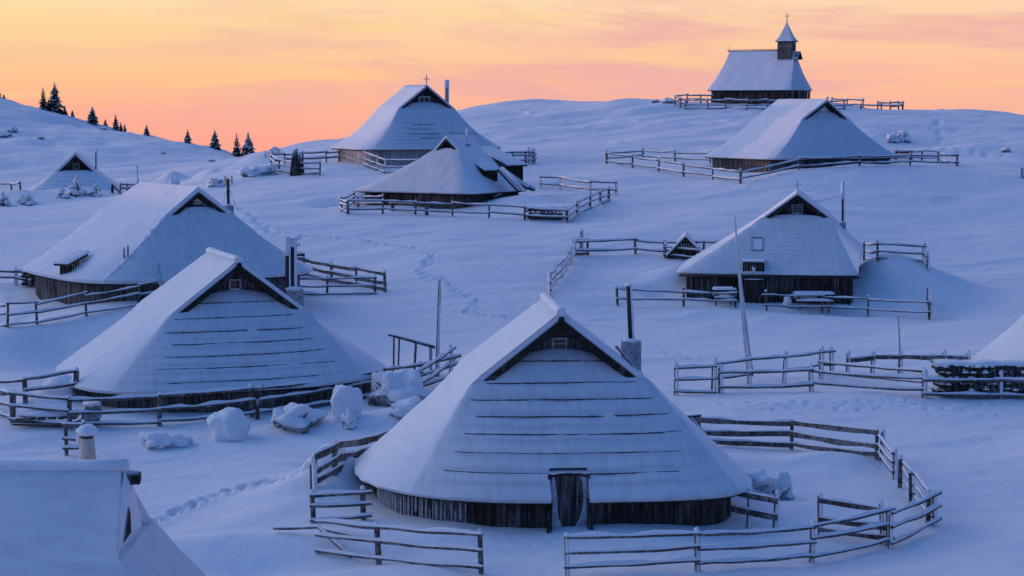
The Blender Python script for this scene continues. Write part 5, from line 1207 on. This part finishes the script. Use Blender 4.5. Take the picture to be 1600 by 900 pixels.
# ================================================================== LOG STACK, WOODPILES, TABLES, SHED, JUNK
def log_stack(name, label, p0, p1, h, rows, r, seed, depth=.9, group=None, cat='woodpile', capm=.12):
    a_ = at(*p0); b_ = at(*p1); c = (a_ + b_) / 2; L0 = (b_ - a_).length; root = thing(name, label, cat, c, math.atan2(b_.y - a_.y, b_.x - a_.x), group); rs = random.Random(seed)
    n_ = 0
    for row in range(rows):
        z = r + row * h / rows; x = -L0 / 2 + (row % 2) * r
        while x < L0 / 2 and n_ < 90:
            rr_ = r * rs.uniform(.7, 1.15); mb = MB(); y0 = -depth / 2 - rs.uniform(0, .18); jz = rs.uniform(-.03, .03)
            mb.tube([(x, y0, z + jz), (x + rs.uniform(-.05, .05), y0 + depth, z + jz)], rr_, 8)
            if rs.random() < .6: mb.blob((x, y0 + .06, z + jz + rr_ * .7), (rr_ * 1.1, .12, rr_ * .5), 1, 8, 5, .3, n_, -.4)
            mb.build('log', [WALL, CSNOW], root); x += rr_ * 2.02 + rs.uniform(0, .04); n_ += 1
    mb = MB(); G = []
    for i in range(25):
        x = -L0 / 2 - r + (L0 + 2 * r) * i / 24; row = []
        for k in range(9):
            t = math.pi * k / 8; row.append((x, -math.cos(t) * depth * .58, h + r * .4 + math.sin(t) * (capm + .10 * mnoise.noise(Vector((x * 1.3, k * .3, seed)))) - (.05 if k in (0, 8) else 0)))
        G.append(row)
    mb.grid(G, 0, True); mb.build('snow_cap', CSNOW, root)
log_stack('log_stack', 'stack of snowy logs behind the fence at the right picture edge', (1462, 614), (1600, 615), 1.15, 5, .13, 3)
log_stack('firewood_pile', 'low snow-capped firewood pile inside the middle ring fence, front right', (826, 340), (880, 342), .62, 3, .10, 4, .8)
log_stack('firewood_pile', 'rough log pile at the far left behind the grey hut', (44, 446), (58, 447), .8, 4, .10, 5, .6)
def table(label, px, py, wpx, zt, depth, seed, bench=True, scale=1.0):
    p = at(px, py); s = p.y / FP; W_ = wpx * s; root = thing('picnic_table', label, 'table', p, R(-2), 'garden tables before the chalet')
    mb = MB(); mb.box((0, 0, zt), (W_, depth, .05)); mb.build('table_top', RAILW, root)
    mb = MB(); G = []
    for i in range(17):
        x = -W_ / 2 - .02 + (W_ + .04) * i / 16; G.append([(x, -math.cos(math.pi * k / 8) * (depth / 2 + .02), zt + .025 + math.sin(math.pi * k / 8) ** .5 * (.13 if 0 < i < 16 else .06)) for k in range(9)])
    mb.grid(G, 0, True); mb.add(G[0], [tuple(range(9))[::-1]]); mb.add(G[-1], [tuple(range(9))]); mb.build('snow_cap', CSNOW, root)
    for sx in (-1, 1):
        for sy in (-1, 1): mb = MB(); mb.beam((sx * W_ * .36, sy * depth * .55, -.3), (sx * W_ * .36, sy * depth * .18, zt), .07, .07, up=(1, 0, 0)); mb.build('leg', RAILW, root)
    for sy in (-1, 1):
        mb = MB(); mb.box((0, sy * (depth * .5 + .32), .42), (W_ * .95, .24, .05)); mb.blob((0, sy * (depth * .5 + .32), .46), (W_ * .48, .13, .10), 1, 20, 7, .12, seed, -.2); mb.build('bench_seat', [RAILW, CSNOW], root)
table('long snow-topped picnic table right of the chalet door', 1271, 481, 62, .72, .8, 1)
table('shorter snow-topped table left of the chalet door', 1130, 476, 32, .78, .7, 2)
p_ = at(1230, 481); mb = MB(); mb.blob((0, 0, .25), (.24, .2, .36), 0, 14, 9, .2, 4, -.8); o = mb.build('snow_heap', CSNOW, None, p_); tag(o, 'small knob of snow left of the long picnic table', 'snow heap')
# little gabled shed behind the chalet
p_ = at(1071, 404); sh = thing('little_shed', 'little gabled shed half hidden behind the chalet roof', 'shed', p_, R(-6)); s = p_.y / FP; W_ = 58 * s; Hs = 35 * s
mb = MB(); x = -W_ * .42
while x < W_ * .42:
    ht_ = Hs * (1 - abs(x) / (W_ * .5)) * .98; mb.box((x, -.0, ht_ / 2 - .2), (.13, .04, ht_ + .4)); x += .145
mb.build('wall', WALL, sh)
for sx in (-1, 1):
    mb = MB(); G0, G1 = [], []
    for i in range(8):
        f = i / 7; G0.append([(sx * W_ * .52 * f, y, Hs * (1 - f * .92) + .16 * (1 - .5 * (f > .95)) + .02 * mnoise.noise(Vector((f * 3, y, 1)))) for y in np.linspace(-.35, 2.2, 8)]); G1.append([(sx * W_ * .52 * f, y, Hs * (1 - f * .92)) for y in np.linspace(-.35, 2.2, 8)])
    mb.grid(G0, 1, True); mb.grid(G1, 0); mb.grid([[r[0] for r in G0], [r[0] for r in G1]], 1); mb.grid([G0[-1], G1[-1]], 1); mb.beam((0, -.36, Hs - .05), (sx * W_ * .52, -.36, Hs * .08 - .05), .05, .10); mb.build('roof', [DARKW, RSNOW], sh)
# well post with cross boards in the corner of the chalet yard
p_ = at(908, 399); wl = thing('feeding_trough', 'post with two crossbars and a rack at the rear corner of the chalet yard', 'rack', p_); s = p_.y / FP
mb = MB(); mb.tube([(0, 0, -.3), (0, 0, 38 * s)], .12, 8); mb.blob((0, 0, 38 * s), (.14, .14, .1), 1, 8, 6, .2, 1, -.3); mb.build('post', [RIMEN, CSNOW], wl)
for z_, w_2 in ((24 * s, 24 * s), (3 * s, 25 * s)):
    mb = MB(); mb.box((0, -.1, z_), (w_2, .3, .10)); mb.blob((0, -.1, z_ + .06), (w_2 * .5, .2, .08), 1, 14, 6, .2, 2, -.2); mb.build('crossbar', [WALL, CSNOW], wl)
for sx in (-1, 1): mb = MB(); mb.box((sx * 10 * s, -.1, 12 * s), (.12, .12, 24 * s)); mb.build('upright', WALL, wl)
# barrel, cart and clutter in the snow behind the long log fence
p_ = at(144, 664); br = thing('lying_barrel', 'barrel lying on its side behind the long log fence, open end dark', 'barrel', p_, R(8)); s = p_.y / FP
mb = MB(); mb.tube([(0, -.35, .42), (0, 0, .42), (0, .5, .42)], [.33, .36, .33], 22, 0, True, False); mb.tube([(0, .5, .42), (0, -.3, .42)], [.30, .30], 22, 0); mb.build('staves', METAL, br)
mb = MB(); mb.tube([(0, -.37, .42), (0, -.31, .42)], [.35, .35], 22, 0, True, False); mb.build('hoop', METAL, br)
mb = MB(); mb.blob((0, .05, .74), (.34, .45, .12), 0, 14, 7, .15, 3, -.2); mb.build('snow_cap', CSNOW, br)
p_ = at(75, 664); ct = thing('hand_sledge', 'timber sledge loaded with snow behind the log fence at left', 'sledge', p_, R(5))
for k in range(6): mb = MB(); mb.box((-.9 + k * .36, 0, .28), (.28, .8, .05)); mb.build('deck_board', WALL, ct)
for sy in (-.35, .35): mb = MB(); mb.tube([(-1.2, sy, .10), (.9, sy, .02), (1.15, sy, .12), (1.3, sy, .35)], .05, 7); mb.build('runner', WALL, ct)
mb = MB(); mb.blob((0, 0, .42), (1.1, .48, .20), 0, 22, 8, .2, 5, -.3); mb.build('snow_cover', CSNOW, ct)
# split-wood scraps and a bench at the middle hut
p_ = at(640, 332); bn = thing('wall_bench', 'snowy plank bench against the dark wall of the middle hut', 'bench', p_, R(-30)); 
mb = MB(); mb.box((0, 0, .55), (3.2, .35, .06)); mb.blob((0, 0, .6), (1.6, .18, .08), 1, 20, 6, .1, 1, -.2); mb.build('seat', [RAILW, CSNOW], bn)
for sx in (-1.3, 1.3): mb = MB(); mb.box((sx, 0, .1), (.1, .28, .9)); mb.build('leg', RAILW, bn)
# dark boards leaning by the half-buried hut, and its bit of fence
p_ = at(182, 302); mb = MB(); mb.beam((-.35, 0, .75), (.45, 0, -.1), .3, .10); mb.beam((-.35, .1, .6), (-.35, .1, -.3), .2, .1, up=(0, 1, 0)); o = mb.build('leaning_boards', DARKW, None, p_); tag(o, 'dark boards leaning at the right foot of the half-buried hut', 'boards')
fence('short far fence right of the half-buried hut', [(188, 300), (199, 300), (214, 300)], .75, (.8, .45), .07, group='far fence bits')
fence('far fence stub at the left picture edge beside the spruces', [(-12, 297), (18, 297), (32, 297)], .7, (.8,), .07, group='far fence bits')
